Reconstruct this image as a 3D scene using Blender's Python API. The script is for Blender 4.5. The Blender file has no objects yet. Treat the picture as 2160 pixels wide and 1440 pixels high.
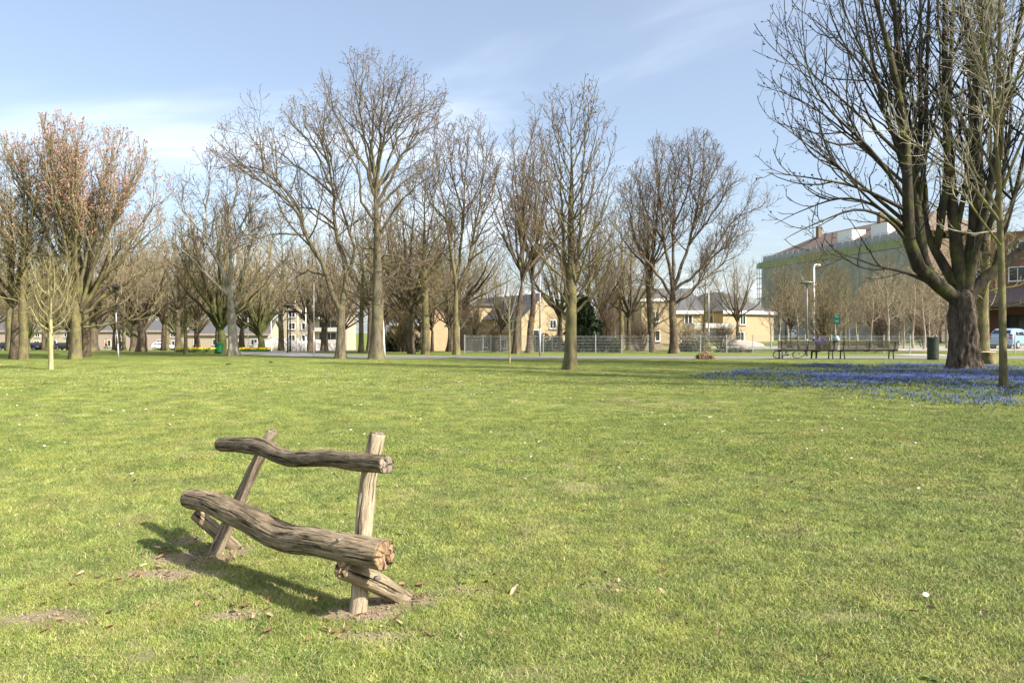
import bpy, bmesh, math, random
import numpy as np
from mathutils import Vector, Matrix, noise as mnoise

# ------------------------------------------------------------------ camera, sky, sun, exposure
scene = bpy.context.scene
CH = 1.4                      # camera height (m)
FP = 1500.0                   # focal length in pixels of the 2160 px wide photograph
cam_d = bpy.data.cameras.new("camera"); cam = bpy.data.objects.new("camera", cam_d)
scene.collection.objects.link(cam); scene.camera = cam
cam.location = (0, 0, CH); cam.rotation_euler = (math.radians(90), 0, 0)
cam_d.sensor_width = 36.0; cam_d.lens = 36.0 * FP / 2160.0
cam_d.shift_y = -20.0 / 2160.0
cam_d.clip_start = 0.05; cam_d.clip_end = 5000
cam_d.dof.use_dof = True; cam_d.dof.focus_distance = 4.6; cam_d.dof.aperture_fstop = 13.0

SUN_EL = math.radians(38.0); SUN_AZ = (0.868, -0.497)          # horizontal direction towards the sun
world = bpy.data.worlds.new("World"); scene.world = world; world.use_nodes = True
wn = world.node_tree.nodes; wl = world.node_tree.links
for n in list(wn): wn.remove(n)
w_out = wn.new('ShaderNodeOutputWorld'); w_bg = wn.new('ShaderNodeBackground')
w_sky = wn.new('ShaderNodeTexSky'); w_sky.sky_type = 'NISHITA'; w_sky.sun_disc = False
w_sky.sun_elevation = SUN_EL; w_sky.sun_rotation = math.atan2(SUN_AZ[0], SUN_AZ[1])
w_sky.altitude = 0; w_sky.air_density = 1.0; w_sky.dust_density = 2.4; w_sky.ozone_density = 1.5
w_bg.inputs['Strength'].default_value = 0.103
# thin high cloud: noise on a plane overhead
w_tc = wn.new('ShaderNodeTexCoord'); w_sep = wn.new('ShaderNodeSeparateXYZ')
wl.new(w_tc.outputs['Generated'], w_sep.inputs[0])
w_zc = wn.new('ShaderNodeMath'); w_zc.operation = 'MAXIMUM'; w_zc.inputs[1].default_value = 0.0
wl.new(w_sep.outputs['Z'], w_zc.inputs[0])
w_za = wn.new('ShaderNodeMath'); w_za.operation = 'ADD'; w_za.inputs[1].default_value = 0.16
wl.new(w_zc.outputs[0], w_za.inputs[0])
w_dx = wn.new('ShaderNodeMath'); w_dx.operation = 'DIVIDE'; w_dy = wn.new('ShaderNodeMath'); w_dy.operation = 'DIVIDE'
wl.new(w_sep.outputs['X'], w_dx.inputs[0]); wl.new(w_za.outputs[0], w_dx.inputs[1])
wl.new(w_sep.outputs['Y'], w_dy.inputs[0]); wl.new(w_za.outputs[0], w_dy.inputs[1])
w_cmb = wn.new('ShaderNodeCombineXYZ'); wl.new(w_dx.outputs[0], w_cmb.inputs[0]); wl.new(w_dy.outputs[0], w_cmb.inputs[1])
w_map = wn.new('ShaderNodeMapping'); w_map.inputs['Location'].default_value = (5.3, 2.6, 3.4)
w_map.inputs['Rotation'].default_value = (0, 0, math.radians(35)); w_map.inputs['Scale'].default_value = (0.6, 1.0, 1.0)
wl.new(w_cmb.outputs[0], w_map.inputs[0])
w_n1 = wn.new('ShaderNodeTexNoise'); w_n1.inputs['Scale'].default_value = 0.62; w_n1.inputs['Detail'].default_value = 5
w_n1.inputs['Roughness'].default_value = 0.58; w_n1.inputs['Distortion'].default_value = 1.1
wl.new(w_map.outputs[0], w_n1.inputs['Vector'])
w_cr = wn.new('ShaderNodeValToRGB'); w_cr.color_ramp.elements[0].position = 0.42; w_cr.color_ramp.elements[1].position = 0.80
w_cr.color_ramp.interpolation = 'EASE'; w_cr.color_ramp.elements[0].color = (.13, .13, .13, 1); w_cr.color_ramp.elements[1].color = (0.85, 0.85, 0.85, 1)
wl.new(w_n1.outputs['Fac'], w_cr.inputs[0])
w_mix = wn.new('ShaderNodeMixRGB'); w_mix.inputs[2].default_value = (7.3, 7.7, 8.3, 1)
wl.new(w_cr.outputs[0], w_mix.inputs[0]); wl.new(w_sky.outputs[0], w_mix.inputs[1])
wl.new(w_mix.outputs[0], w_bg.inputs['Color']); wl.new(w_bg.outputs[0], w_out.inputs['Surface'])

sun_d = bpy.data.lights.new("sun", 'SUN'); sun = bpy.data.objects.new("sun", sun_d); scene.collection.objects.link(sun)
sun_d.energy = 4.9; sun_d.angle = math.radians(0.53); sun_d.color = (1.0, 0.93, 0.82)
sun_dir = Vector((SUN_AZ[0]*math.cos(SUN_EL), SUN_AZ[1]*math.cos(SUN_EL), math.sin(SUN_EL)))
sun.rotation_euler = sun_dir.to_track_quat('Z', 'Y').to_euler()
sun.location = (30, -20, 40)
scene.view_settings.view_transform = 'Standard'; scene.view_settings.look = 'None'
scene.view_settings.exposure = 1.06; scene.view_settings.gamma = 1.0
scene.view_settings.use_curve_mapping = False
scene.render.engine = 'CYCLES'

# ------------------------------------------------------------------ helpers
COL = scene.collection
def Dp(y): return FP * CH / (y - 700.0)                  # ground distance of a picture row (level ground)
def X_at(px, d): return (px - 1080.0) / FP * d
def Z_at(py, d): return CH - (py - 700.0) / FP * d
def P3(px, py, d): return np.array([X_at(px, d), d, Z_at(py, d)])
_rt = np.random.RandomState(5).rand(256, 256)
def vnoise(x, y, s=1.0, o=0):
    x = np.asarray(x, float) * s + 37.7 * (o + 1); y = np.asarray(y, float) * s + 11.3 * (o + 1)
    xi = np.floor(x).astype(int); yi = np.floor(y).astype(int); fx = x - xi; fy = y - yi
    fx = fx*fx*(3-2*fx); fy = fy*fy*(3-2*fy)
    a = _rt[xi & 255, yi & 255]; b = _rt[(xi+1) & 255, yi & 255]; c = _rt[xi & 255, (yi+1) & 255]; d = _rt[(xi+1) & 255, (yi+1) & 255]
    return (a*(1-fx)+b*fx)*(1-fy) + (c*(1-fx)+d*fx)*fy
def fbm(x, y, s, o=0): return 0.55*vnoise(x, y, s, o) + 0.3*vnoise(x, y, s*2.1, o+3) + 0.15*vnoise(x, y, s*4.3, o+7)
def sstep(a, b, x):
    t = np.clip((np.asarray(x, float) - a) / (b - a), 0, 1); return t*t*(3-2*t)
def gz(x, y):
    x = np.asarray(x, float); y = np.asarray(y, float)
    ratio = x / np.maximum(y, 1.0)
    left = 1 - sstep(0.02, 0.2, ratio)
    z = -0.024 * np.maximum(0, np.minimum(y, 230) - 50) * left
    z = z + 0.13 * sstep(47.5, 52, y) * sstep(0.25, 0.4, ratio)
    z = z + 0.03 * (fbm(x, y, 0.6) - 0.5) * (1 - sstep(26, 33, y)) * sstep(1.5, 2.5, np.abs(y) + np.abs(x))
    return z
def setp(o, label=None, cat=None, group=None, kind=None):
    if label: o["label"] = label
    if cat: o["category"] = cat
    if group: o["group"] = group
    if kind: o["kind"] = kind
    return o
def mesh_np(name, V, F, mats=None, smooth=True, mi=None):
    V = np.asarray(V, np.float32).reshape(-1, 3); me = bpy.data.meshes.new(name)
    if not isinstance(F, list): F = [F]
    F = [np.asarray(f, np.int32) for f in F if len(f)]
    loops = np.concatenate([f.ravel() for f in F]); tot = np.concatenate([np.full(len(f), f.shape[1], np.int32) for f in F])
    st = np.concatenate([[0], np.cumsum(tot)[:-1]]).astype(np.int32)
    me.vertices.add(len(V)); me.vertices.foreach_set('co', V.ravel())
    me.loops.add(len(loops)); me.loops.foreach_set('vertex_index', loops)
    me.polygons.add(len(tot)); me.polygons.foreach_set('loop_start', st); me.polygons.foreach_set('loop_total', tot)
    if smooth: me.polygons.foreach_set('use_smooth', np.ones(len(tot), bool))
    for m in (mats if isinstance(mats, (list, tuple)) else [mats]):
        if m: me.materials.append(m)
    if mi is not None: me.polygons.foreach_set('material_index', np.asarray(mi, np.int32))
    me.update(calc_edges=True); me.validate()
    return me
def obj(name, me, parent=None, loc=None, rz=0.0):
    o = bpy.data.objects.new(name, me); COL.objects.link(o)
    if parent: o.parent = parent
    if loc is not None: o.location = [float(c) for c in loc]
    if rz: o.rotation_euler = (0, 0, rz)
    return o
def empty(name, loc, rz=0.0):
    o = bpy.data.objects.new(name, None); COL.objects.link(o); o.empty_display_size = 0.2
    o.location = [float(c) for c in loc]; o.rotation_euler = (0, 0, rz); return o
def copy_tree(o, parent=None):
    c = o.copy(); COL.objects.link(c)
    if parent: c.parent = parent
    for ch in list(o.children): copy_tree(ch, c)
    return c
class MB:
    """collects boxes, bars, prisms into one mesh"""
    def __init__(s): s.V = []; s.F = []; s.n = 0
    def add(s, V, F):
        V = [tuple(float(c) for c in v) for v in V]
        s.V += V; s.F += [tuple(i + s.n for i in f) for f in F]; s.n += len(V); return s
    def box(s, c, size, rz=0.0, M=None):
        hx, hy, hz = [q/2 for q in size]; ca, sa = math.cos(rz), math.sin(rz); V = []
        for dz in (-hz, hz):
            for dx, dy in ((-hx,-hy),(hx,-hy),(hx,hy),(-hx,hy)):
                V.append((c[0]+dx*ca-dy*sa, c[1]+dx*sa+dy*ca, c[2]+dz))
        return s.add(V, [(3,2,1,0),(4,5,6,7),(0,1,5,4),(1,2,6,5),(2,3,7,6),(3,0,4,7)])
    def bar(s, a, b, r, sides=6, r2=None):
        a = Vector(a); b = Vector(b); t = (b-a).normalized(); ref = Vector((0,0,1)) if abs(t.z) < .9 else Vector((1,0,0))
        u = t.cross(ref).normalized(); v = t.cross(u); r2 = r if r2 is None else r2; V = []
        for p, q in ((a, r), (b, r2)):
            for k in range(sides):
                an = 2*math.pi*k/sides; V.append(p + u*(q*math.cos(an)) + v*(q*math.sin(an)))
        F = [(k, (k+1) % sides, sides+(k+1) % sides, sides+k) for k in range(sides)]
        F += [tuple(range(sides-1, -1, -1)), tuple(range(sides, 2*sides))]
        return s.add(V, F)
    def lathe(s, prof, c=(0,0,0), sides=16):
        V = []; F = []
        for r, z in prof:
            for k in range(sides):
                an = 2*math.pi*k/sides; V.append((c[0]+r*math.cos(an), c[1]+r*math.sin(an), c[2]+z))
        for i in range(len(prof)-1):
            for k in range(sides):
                F.append((i*sides+k, i*sides+(k+1) % sides, (i+1)*sides+(k+1) % sides, (i+1)*sides+k))
        F += [tuple(range(sides-1, -1, -1)), tuple(range((len(prof)-1)*sides, len(prof)*sides))]
        return s.add(V, F)
    def mesh(s, name, mats, smooth=False):
        me = bpy.data.meshes.new(name); me.from_pydata(s.V, [], s.F)
        for m in (mats if isinstance(mats, (list, tuple)) else [mats]): me.materials.append(m)
        if smooth:
            for p in me.polygons: p.use_smooth = True
        me.update(); return me
    def build(s, name, mats, parent=None, loc=None, rz=0.0, smooth=False):
        return obj(name, s.mesh(name, mats, smooth), parent, loc, rz)

# ------------------------------------------------------------------ materials
def mat(name, c1, c2=None, scale=4.0, rough=0.85, bump=0.0, stretch=(1,1,1), detail=5, metal=0.0, c3=None, t3=0.6, s3=2.0, spec=0.3, bscale=None, coat=0.0):
    m = bpy.data.materials.new(name); m.use_nodes = True; nt = m.node_tree; b = nt.nodes['Principled BSDF']
    b.inputs['Roughness'].default_value = rough; b.inputs['Metallic'].default_value = metal
    b.inputs['Specular IOR Level'].default_value = spec; b.inputs['Coat Weight'].default_value = coat
    b.inputs['Base Color'].default_value = (*c1, 1)
    if c2 is None: return m
    tc = nt.nodes.new('ShaderNodeTexCoord'); mp = nt.nodes.new('ShaderNodeMapping'); mp.inputs['Scale'].default_value = stretch
    nt.links.new(tc.outputs['Object'], mp.inputs[0])
    n = nt.nodes.new('ShaderNodeTexNoise'); n.inputs['Scale'].default_value = scale; n.inputs['Detail'].default_value = detail; n.inputs['Roughness'].default_value = 0.62
    nt.links.new(mp.outputs[0], n.inputs['Vector'])
    r = nt.nodes.new('ShaderNodeValToRGB'); r.color_ramp.elements[0].position = 0.33; r.color_ramp.elements[1].position = 0.67
    r.color_ramp.elements[0].color = (*c1, 1); r.color_ramp.elements[1].color = (*c2, 1); nt.links.new(n.outputs['Fac'], r.inputs[0])
    out = r.outputs[0]
    if c3 is not None:
        n3 = nt.nodes.new('ShaderNodeTexNoise'); n3.inputs['Scale'].default_value = s3; n3.inputs['Detail'].default_value = 6; n3.inputs['Roughness'].default_value = .65
        nt.links.new(tc.outputs['Object'], n3.inputs['Vector'])
        r3 = nt.nodes.new('ShaderNodeValToRGB'); r3.color_ramp.elements[0].position = t3 - .06; r3.color_ramp.elements[1].position = t3 + .06
        nt.links.new(n3.outputs['Fac'], r3.inputs[0])
        mx = nt.nodes.new('ShaderNodeMixRGB'); mx.inputs[2].default_value = (*c3, 1)
        nt.links.new(r3.outputs[0], mx.inputs[0]); nt.links.new(out, mx.inputs[1]); out = mx.outputs[0]
    nt.links.new(out, b.inputs['Base Color'])
    if bump:
        bp = nt.nodes.new('ShaderNodeBump'); bp.inputs['Strength'].default_value = bump; bp.inputs['Distance'].default_value = 0.05 if bscale is None else bscale
        nt.links.new(n.outputs['Fac'], bp.inputs['Height']); nt.links.new(bp.outputs[0], b.inputs['Normal'])
    return m
def glass_mat(name, c=(0.03,0.035,0.04)): return mat(name, c, rough=0.08, spec=0.6)
BARK = dict(
    grey=mat('bark_grey', (.07,.058,.038), (.17,.146,.098), 7, .95, .7, (1,1,.25), c3=(.18,.162,.075), t3=.58, s3=1.3),
    plane=mat('bark_plane', (.20,.185,.145), (.40,.375,.31), 4, .9, .3, (1,1,.5), c3=(.20,.19,.09), t3=.58, s3=1.8),
    olive=mat('bark_olive', (.075,.062,.034), (.17,.145,.08), 7, .95, .6, (1,1,.25), c3=(.18,.165,.06), t3=.54, s3=1.6),
    brown=mat('bark_brown', (.052,.039,.027), (.14,.106,.072), 7, .95, .7, (1,1,.25), c3=(.20,.185,.075), t3=.6, s3=1.5),
    dark=mat('bark_chestnut', (.026,.021,.016), (.078,.063,.045), 6, .95, .8, (1,1,.3), c3=(.085,.088,.028), t3=.55, s3=1.4),
    ctrunk=mat('bark_chestnut_trunk', (.022,.016,.012), (.15,.115,.085), 9, .95, 1.0, (1,1,.22), c3=(.25,.215,.16), t3=.67, s3=1.3, bscale=.12),
    young=mat('bark_young', (.27,.24,.12), (.42,.38,.20), 5, .9, .2, (1,1,.4)),
    pale=mat('bark_pale', (.24,.21,.16), (.40,.36,.28), 5, .9, .3, (1,1,.3)),
    ivy=mat('bark_mossy', (.06,.066,.022), (.125,.13,.045), 5, .95, .6, (1,1,.4)),
)
TWIG = dict(
    tan=mat('twig_tan', (.185,.148,.088), (.31,.255,.155), 1.2, .9),
    brown=mat('twig_brown', (.085,.062,.042), (.17,.122,.082), 1.2, .9),
    purple=mat('twig_purple', (.105,.08,.055), (.205,.155,.105), 1.2, .9),
    olive=mat('twig_olive', (.115,.095,.043), (.215,.18,.082), 1.2, .9),
    dark=mat('twig_dark', (.026,.022,.018), (.058,.05,.036), 1.2, .9),
    pale=mat('twig_pale', (.30,.26,.19), (.42,.37,.27), 1.2, .9),
    young=mat('twig_young', (.165,.14,.068), (.275,.235,.115), 1.2, .9),
)
BUD = dict(
    red=mat('bud_red', (.50,.25,.25), (.60,.34,.32), 3, .8),
    orange=mat('bud_orange', (.40,.20,.09), (.46,.26,.13), 3, .8),
    purple=mat('bud_purple', (.15,.095,.08), (.24,.155,.125), 3, .8),
    dark=mat('bud_dark', (.05,.036,.03), (.09,.06,.045), 3, .7),
    brown=mat('bud_brown', (.24,.155,.09), (.34,.23,.13), 3, .8),
)
# ------------------------------------------------------------------ tree growing (vectorised)
def nrm(v): return v / np.maximum(np.linalg.norm(v, axis=-1, keepdims=True), 1e-9)
def tubes(P, R, S):
    N, K, _ = P.shape; T = nrm(np.gradient(P, axis=1)); m = nrm(P[:, -1] - P[:, 0])
    ref = np.where(np.abs(m[:, 2:3]) < .8, np.array([[0., 0, 1]]), np.array([[1., 0, 0]]))[:, None, :]
    U = nrm(np.cross(T, np.broadcast_to(ref, T.shape))); W = np.cross(T, U)
    a = 2*np.pi*np.arange(S)/S
    V = P[:, :, None, :] + R[:, :, None, None]*(U[:, :, None, :]*np.cos(a)[None, None, :, None] + W[:, :, None, :]*np.sin(a)[None, None, :, None])
    b = (np.arange(N)[:, None, None]*K + np.arange(K-1)[None, :, None])*S; k = np.arange(S)[None, None, :]; k2 = (k+1) % S
    F = np.stack([b+k, b+k2, b+S+k2, b+S+k], -1).reshape(-1, 4)
    return V.reshape(-1, 3), F
def joinVF(parts):
    V = []; F = []; n = 0
    for v, f in parts: V.append(v); F.append(f + n); n += len(v)
    return np.concatenate(V), np.concatenate(F)
def resample(pts, K):
    pts = np.asarray(pts, float); n = len(pts)
    if n == 2: t = np.linspace(0, 1, K)[:, None]; return pts[0]*(1-t) + pts[1]*t
    ext = np.vstack([2*pts[0]-pts[1], pts, 2*pts[-1]-pts[-2]]); out = []
    seg = np.linalg.norm(np.diff(pts, axis=0), axis=1); cum = np.concatenate([[0], np.cumsum(seg)])
    for s in np.linspace(0, cum[-1], K):
        i = min(np.searchsorted(cum, s, 'right')-1, n-2); t = (s-cum[i])/max(seg[i], 1e-9)
        p0, p1, p2, p3 = ext[i:i+4]
        out.append(.5*((2*p1)+(-p0+p2)*t+(2*p0-5*p1+4*p2-p3)*t*t+(-p0+3*p1-3*p2+p3)*t**3))
    return np.array(out)
def grow(P, R, rng, dens, L, K, ang=(48, 14), t0=.15, t1=1.0, up=.25, wig=.18, rr=.55, rmin=.006, tip=.45, env=None, nmin=1, nmax=60, lsc=.5, fall=.55, out=0.0, kr=.0125):
    """side branches of every polyline in P; dens = branches per metre, L = mean length"""
    N, Kp, _ = P.shape; seg = np.linalg.norm(np.diff(P, axis=1), axis=2).sum(1)
    cnt = np.clip(np.floor(seg*dens*(t1-t0) + rng.rand(N)), nmin, nmax).astype(int)
    ix = np.repeat(np.arange(N), cnt); M = len(ix)
    j = np.concatenate([np.arange(c) for c in cnt]); t = t0 + (t1-t0)*(j + rng.rand(M))/cnt[ix]
    t = np.clip(t, 0, .999); s = t*(Kp-1); i = s.astype(int); f = (s-i)[:, None]
    p = P[ix, i]*(1-f) + P[ix, i+1]*f; r = R[ix, i]*(1-f[:, 0]) + R[ix, i+1]*f[:, 0]
    T = nrm(P[ix, i+1] - P[ix, i]); ref = np.where(np.abs(T[:, 2:3]) < .85, np.array([[0., 0, 1]]), np.array([[1., 0, 0]]))
    U = nrm(np.cross(T, ref)); W = np.cross(T, U); az = j*2.4 + rng.rand(N)[ix]*6.3 + rng.randn(M)*.5
    pr = U*np.cos(az)[:, None] + W*np.sin(az)[:, None]; a = np.radians(np.clip(ang[0] + rng.randn(M)*ang[1], 8, 110))[:, None]
    d = T*np.cos(a) + pr*np.sin(a)
    if out:
        o = p.copy(); o[:, 2] = 0; d = nrm(d + out*nrm(o))
    ln = L*(seg[ix]/max(seg.mean(), 1e-6))**lsc*(1-fall*t)*(.55+.9*rng.rand(M))
    NS = rng.randn(M, K, 3)*wig
    def path(ln):
        Q = np.empty((M, K, 3)); Q[:, 0] = p; dd = d.copy(); st = (ln/(K-1))[:, None]
        for k in range(1, K):
            dd = nrm(dd + NS[:, k] + np.array([0, 0, up])); Q[:, k] = Q[:, k-1] + dd*st
        return Q
    Q = path(ln)
    if env is not None:
        for _ in range(4):
            bad = env(Q[:, -1]) > 1
            if not bad.any(): break
            ln = np.where(bad, ln*.66, ln); Q = path(ln)
        keep = ~((env(Q[:, -1]) > 1.12)); Q = Q[keep]; r = r[keep]
    lnk = ln[keep] if env is not None else ln
    r0 = np.maximum(np.minimum(r*.8, lnk*kr + .002), rmin); lin = np.linspace(0, 1, K)[None, :]
    RR = np.maximum(r0[:, None]*(1-lin*(1-tip)), rmin*.8)
    return Q, RR
def buds(Qs, rng, size, mats_w, per=1.0, budz=None):
    ends = np.concatenate([q[:, -1] for q in Qs])
    if budz: ends = ends[ends[:, 2] + .9*rng.randn(len(ends)) > budz]
    n = len(ends)
    k = int(n*per)
    ix = rng.choice(n, k, replace=(k > n)); c = ends[ix] + rng.randn(k, 3)*size*.5
    a = nrm(rng.randn(k, 3) + np.array([0, 0, .6])); b = nrm(np.cross(a, rng.randn(k, 3))); s = size*(.5+rng.rand(k))[:, None]
    V = np.stack([c - a*s, c + b*s*.5, c + a*s, c - b*s*.5], 1).reshape(-1, 3)
    c2 = np.cross(a, b); V2 = np.stack([c - a*s, c + c2*s*.5, c + a*s, c - c2*s*.5], 1).reshape(-1, 3)
    V = np.concatenate([V, V2]); F = np.arange(len(V)).reshape(-1, 4)
    return V, F
def trunk_mesh(name, pts, rad, m, flare=.5, lobes=5, seed=0, S=18, K=26, rough=0.0, fz=.35, cone=True):
    if cone:
        a_, b_ = np.array(pts[-2], float), np.array(pts[-1], float); g_ = (b_-a_)/np.linalg.norm(b_-a_); pts = list(pts) + [tuple(b_ + g_*rad[-1]*1.6)]; rad = list(rad) + [rad[-1]*.12]
    P = resample(pts, K)[None]; rad = np.interp(np.linspace(0, 1, K), np.linspace(0, 1, len(rad)), rad)[None]
    V, F = tubes(P, rad, S); V = V.reshape(K, S, 3); rng = np.random.RandomState(seed); ph = rng.rand()*6
    ctr = P[0][:, None, :]; off = V - ctr; th = 2*np.pi*np.arange(S)/S
    z = np.maximum(P[0][:, 2], 0)[:, None]
    g = 1 + flare*np.exp(-z/fz)*(.55 + .45*np.cos(lobes*th + ph)[None]) + .05*np.cos(3*th+ph*2+z*1.2)
    if rough:
        for a_ in range(K):
            for b_ in range(S):
                w = V[a_, b_]; g[a_, b_] += rough*(1-2.2*abs(mnoise.noise(Vector((w[0]*6.5, w[1]*6.5, w[2]*1.5+seed))))) + rough*.6*mnoise.noise(Vector((w[0]*15, w[1]*15, w[2]*5+seed))) + rough*.8*mnoise.noise(Vector((w[0]*2.2, w[1]*2.2, w[2]*.9+seed)))
    V = (ctr + off*g[:, :, None]).reshape(-1, 3)
    cap = np.array([[ (K-1)*S + q for q in range(S)]])
    return mesh_np(name, V, [F, cap], m)
def taper(P, r0, r1, pw=1.15):
    t = np.linspace(0, 1, P.shape[0]); r1 = r1 if r1 >= .05 else min(r1, .014); return r1 + (r0-r1)*(1-t)**pw
def px_limbs(base_px, d, spec, rng, K=14, wig=.0):
    """limbs measured on the picture at the tree's own distance, in metres about its base; each gets a depth of its own"""
    bx, by = base_px; s = FP/d; out = []; known = []
    for (r0, r1, pts, dep) in spec:
        q = np.array([((x-bx)/s, 0, (by-y)/s) for x, y in pts], float)
        y0 = 0.0
        if known:
            A = np.concatenate(known); dd = (A[:, 0]-q[0, 0])**2 + (A[:, 2]-q[0, 2])**2; y0 = A[dd.argmin(), 1] if dd.min() < .6 else 0.0
        tt = np.linspace(0, 1, len(q)); q[:, 1] = y0 + dep*tt**1.1
        P = resample(q, K); P[1:-1] += rng.randn(K-2, 3)*wig
        out.append((P, taper(P, r0, r1))); known.append(P)
    return out
def auto_limbs(rng, kind, H, r, fork, W, n, zc=None, K=12, lean=0.0, bow=.5):
    out = []; ph = rng.rand()*6.3
    for i in range(n):
        az = ph + i*2.39996 + rng.randn()*.25
        if kind == 'vase':
            z0 = fork*(1 + .35*rng.rand()); th = (i+.5)/n; th = .06 + .94*th**.8
            rad = W*np.sin(th*1.45)*(.85+.3*rng.rand()); zt = fork + (H-fork)*np.cos(th*1.25)**.75*(.9+.14*rng.rand())
            p0 = np.array([0, 0, z0]); p2 = np.array([rad*np.cos(az), rad*np.sin(az), max(zt, z0+.6)])
            p1 = np.array([rad*.5*np.cos(az), rad*.5*np.sin(az), z0 + (p2[2]-z0)*(.5-.25*bow)]) if th > .3 else (p0+p2)/2 + np.array([rad*.2*np.cos(az), rad*.2*np.sin(az), 0])
        else:
            f = (i+.3)/n; z0 = fork + (H*.93-fork)*f; rad = W*(.35+.65*np.sin(np.pi*(.28+.62*f)))*(1-.55*f)*(.8+.4*rng.rand())*1.35
            rise = rad*(.75+.9*f)*(.8+.4*rng.rand()); p0 = np.array([0, 0, z0]); p2 = np.array([rad*np.cos(az), rad*np.sin(az), z0+rise]); p1 = np.array([rad*.6*np.cos(az), rad*.6*np.sin(az), z0+rise*.25])
        pts = [p0, .5*p1+.25*(p0+p2), p2]; L = np.linalg.norm(p2-p0)
        P = resample(pts, K); P[1:] += np.cumsum(rng.randn(K-1, 3)*L*.012, axis=0)
        rr = r*(.55 if kind == 'vase' else .34*(1-.6*i/n))*(.75+.4*rng.rand())
        out.append((P, taper(P, rr, rr*.18)))
    return out
def ell(W, z0, z1, cx=0.0, cy=0.0, p=2.0):
    zc = z0 + (z1-z0)*.5; h = (z1-z0)/2
    return lambda q: (np.hypot(q[:, 0]-cx, q[:, 1]-cy)/W)**p + (np.abs(q[:, 2]-zc)/h)**p
def build_tree(name, label, loc, trunk, trad, limbs, seed=1, bark='grey', twig='tan', bud=None, group=None, l2=(2.2, 1.3), l3=(4.5, .55), l4=(6, .28),
               env=None, up=(.12, .1, .05), ang=((46,13),(48,15),(50,18)), tw=.007, flare=.5, budsize=.05, budper=.6, split=True, lobes=5, t2=.2, rough=0.0, trunk_twigs=True, tbark=None, S=(7,4,3,3), out=0.0, wig=(.12,.16,.2), cat='tree', TS=18, TK=26, budmat2=None, fz=.35, k4=3, lth=.8, l15=None, budz=None):
    rng = np.random.RandomState(seed); root = empty(name, loc); setp(root, label, cat, group)
    obj('trunk', trunk_mesh('trunk', trunk, trad, BARK[tbark or bark], flare, lobes, seed, rough=rough, S=TS, K=TK, fz=fz), root)
    Kl = max(len(p) for p, _ in limbs)
    LP = np.stack([resample(p, Kl) for p, _ in limbs]); LR = lth*np.stack([np.interp(np.linspace(0, 1, Kl), np.linspace(0, 1, len(r_)), r_) for _, r_ in limbs])
    if split:
        for i in range(len(LP)):
            v, f = tubes(LP[i:i+1], LR[i:i+1], S[0]); obj('limb', mesh_np('limb', v, f, BARK[bark]), root)
    else:
        v, f = tubes(LP, LR, S[0]); obj('limbs', mesh_np('limbs', v, f, BARK[bark]), root)
    src, srr = LP, LR
    if l15:
        Q1, R1 = grow(LP, LR, rng, l15[0], l15[1], Kl, (l15[3] if len(l15) > 3 else 30, 9), .22, .95, l15[2], .06, .6, tw*2.2, env=env, kr=.0105, fall=.35, out=out)
        v, f = tubes(Q1, R1, 5); setp(obj('branches', mesh_np('branches', v, f, BARK[bark]), root), kind='stuff'); src = np.concatenate([LP, Q1]); srr = np.concatenate([LR, R1])
    if trunk_twigs:
        tp = resample(trunk, Kl)[None]; tr = np.interp(np.linspace(0, 1, Kl), np.linspace(0, 1, len(trad)), trad)[None]*.25
        src = np.concatenate([src, tp]); srr = np.concatenate([srr, tr])
    Q2, R2 = grow(src, srr, rng, l2[0], l2[1], 7, ang[0], t2, 1, up[0], wig[0], .6, tw*1.7, env=env, out=out)
    parts = [tubes(Q2, R2, S[1])]; Qs = [Q2]
    Q3, R3 = grow(Q2, R2, rng, l3[0], l3[1], 5, ang[1], .12, 1, up[1], wig[1], .6, tw*1.2, env=env); parts.append(tubes(Q3, R3, S[2])); Qs.append(Q3)
    if l4:
        Q4, R4 = grow(Q3, R3, rng, l4[0], l4[1], k4, ang[2], .1, 1, up[2], wig[2], .65, tw, env=env); parts.append(tubes(Q4, R4, S[3])); Qs.append(Q4)
    v, f = joinVF(parts); setp(obj('crown', mesh_np('crown', v, f, TWIG[twig]), root), kind='stuff')
    if bud:
        v, f = buds(Qs[-2:], rng, budsize, bud, budper, budz); ms = [BUD[bud]] + ([BUD[budmat2]] if budmat2 else [])
        mi = (rng.rand(len(f)) < .4).astype(int) if budmat2 else None
        setp(obj('buds', mesh_np('buds', v, f, ms, False, mi), root), kind='stuff')
    return root
# ------------------------------------------------------------------ ground
DIRT = [  # picture x, y (ground), half width m, half depth m, strength
    (365,1178,.23,.20,1.2),(335,1208,.36,.14,1.1),(455,1172,.17,.16,.95),(765,1292,.20,.13,.95),(845,1262,.20,.11,.8),
    (495,1296,.17,.10,1.1),(770,1340,.24,.08,.7),(90,1300,.30,.12,.8),(390,1140,.16,.16,.7),(470,1155,.22,.12,.7),
    (1290,1235,.18,.10,.45),(960,1245,.20,.10,.5),(1780,1300,.25,.10,.4),(230,1330,.22,.09,.4),(1120,1420,.3,.10,.35)]
DIRTW = []
for a, b, w, h, s in DIRT:
    d = Dp(b); DIRTW.append((X_at(a, d), d, w, h, s))
TREE_DIRT = [(490,752,.95,.9,.9),(1420,747,.9,.9,.7),(1205,780,.55,.5,.5),(2035,778,1.5,1.1,.8),(2120,818,.35,.3,.7),(793,757,.7,.6,.4),(1487,757,1.4,.8,.8),(718,756,.5,.4,.4),(107,779,.3,.3,.4)]
for a, b, w, h, s in TREE_DIRT:
    d = Dp(b); DIRTW.append((X_at(a, d), d, w, h, s))
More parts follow.
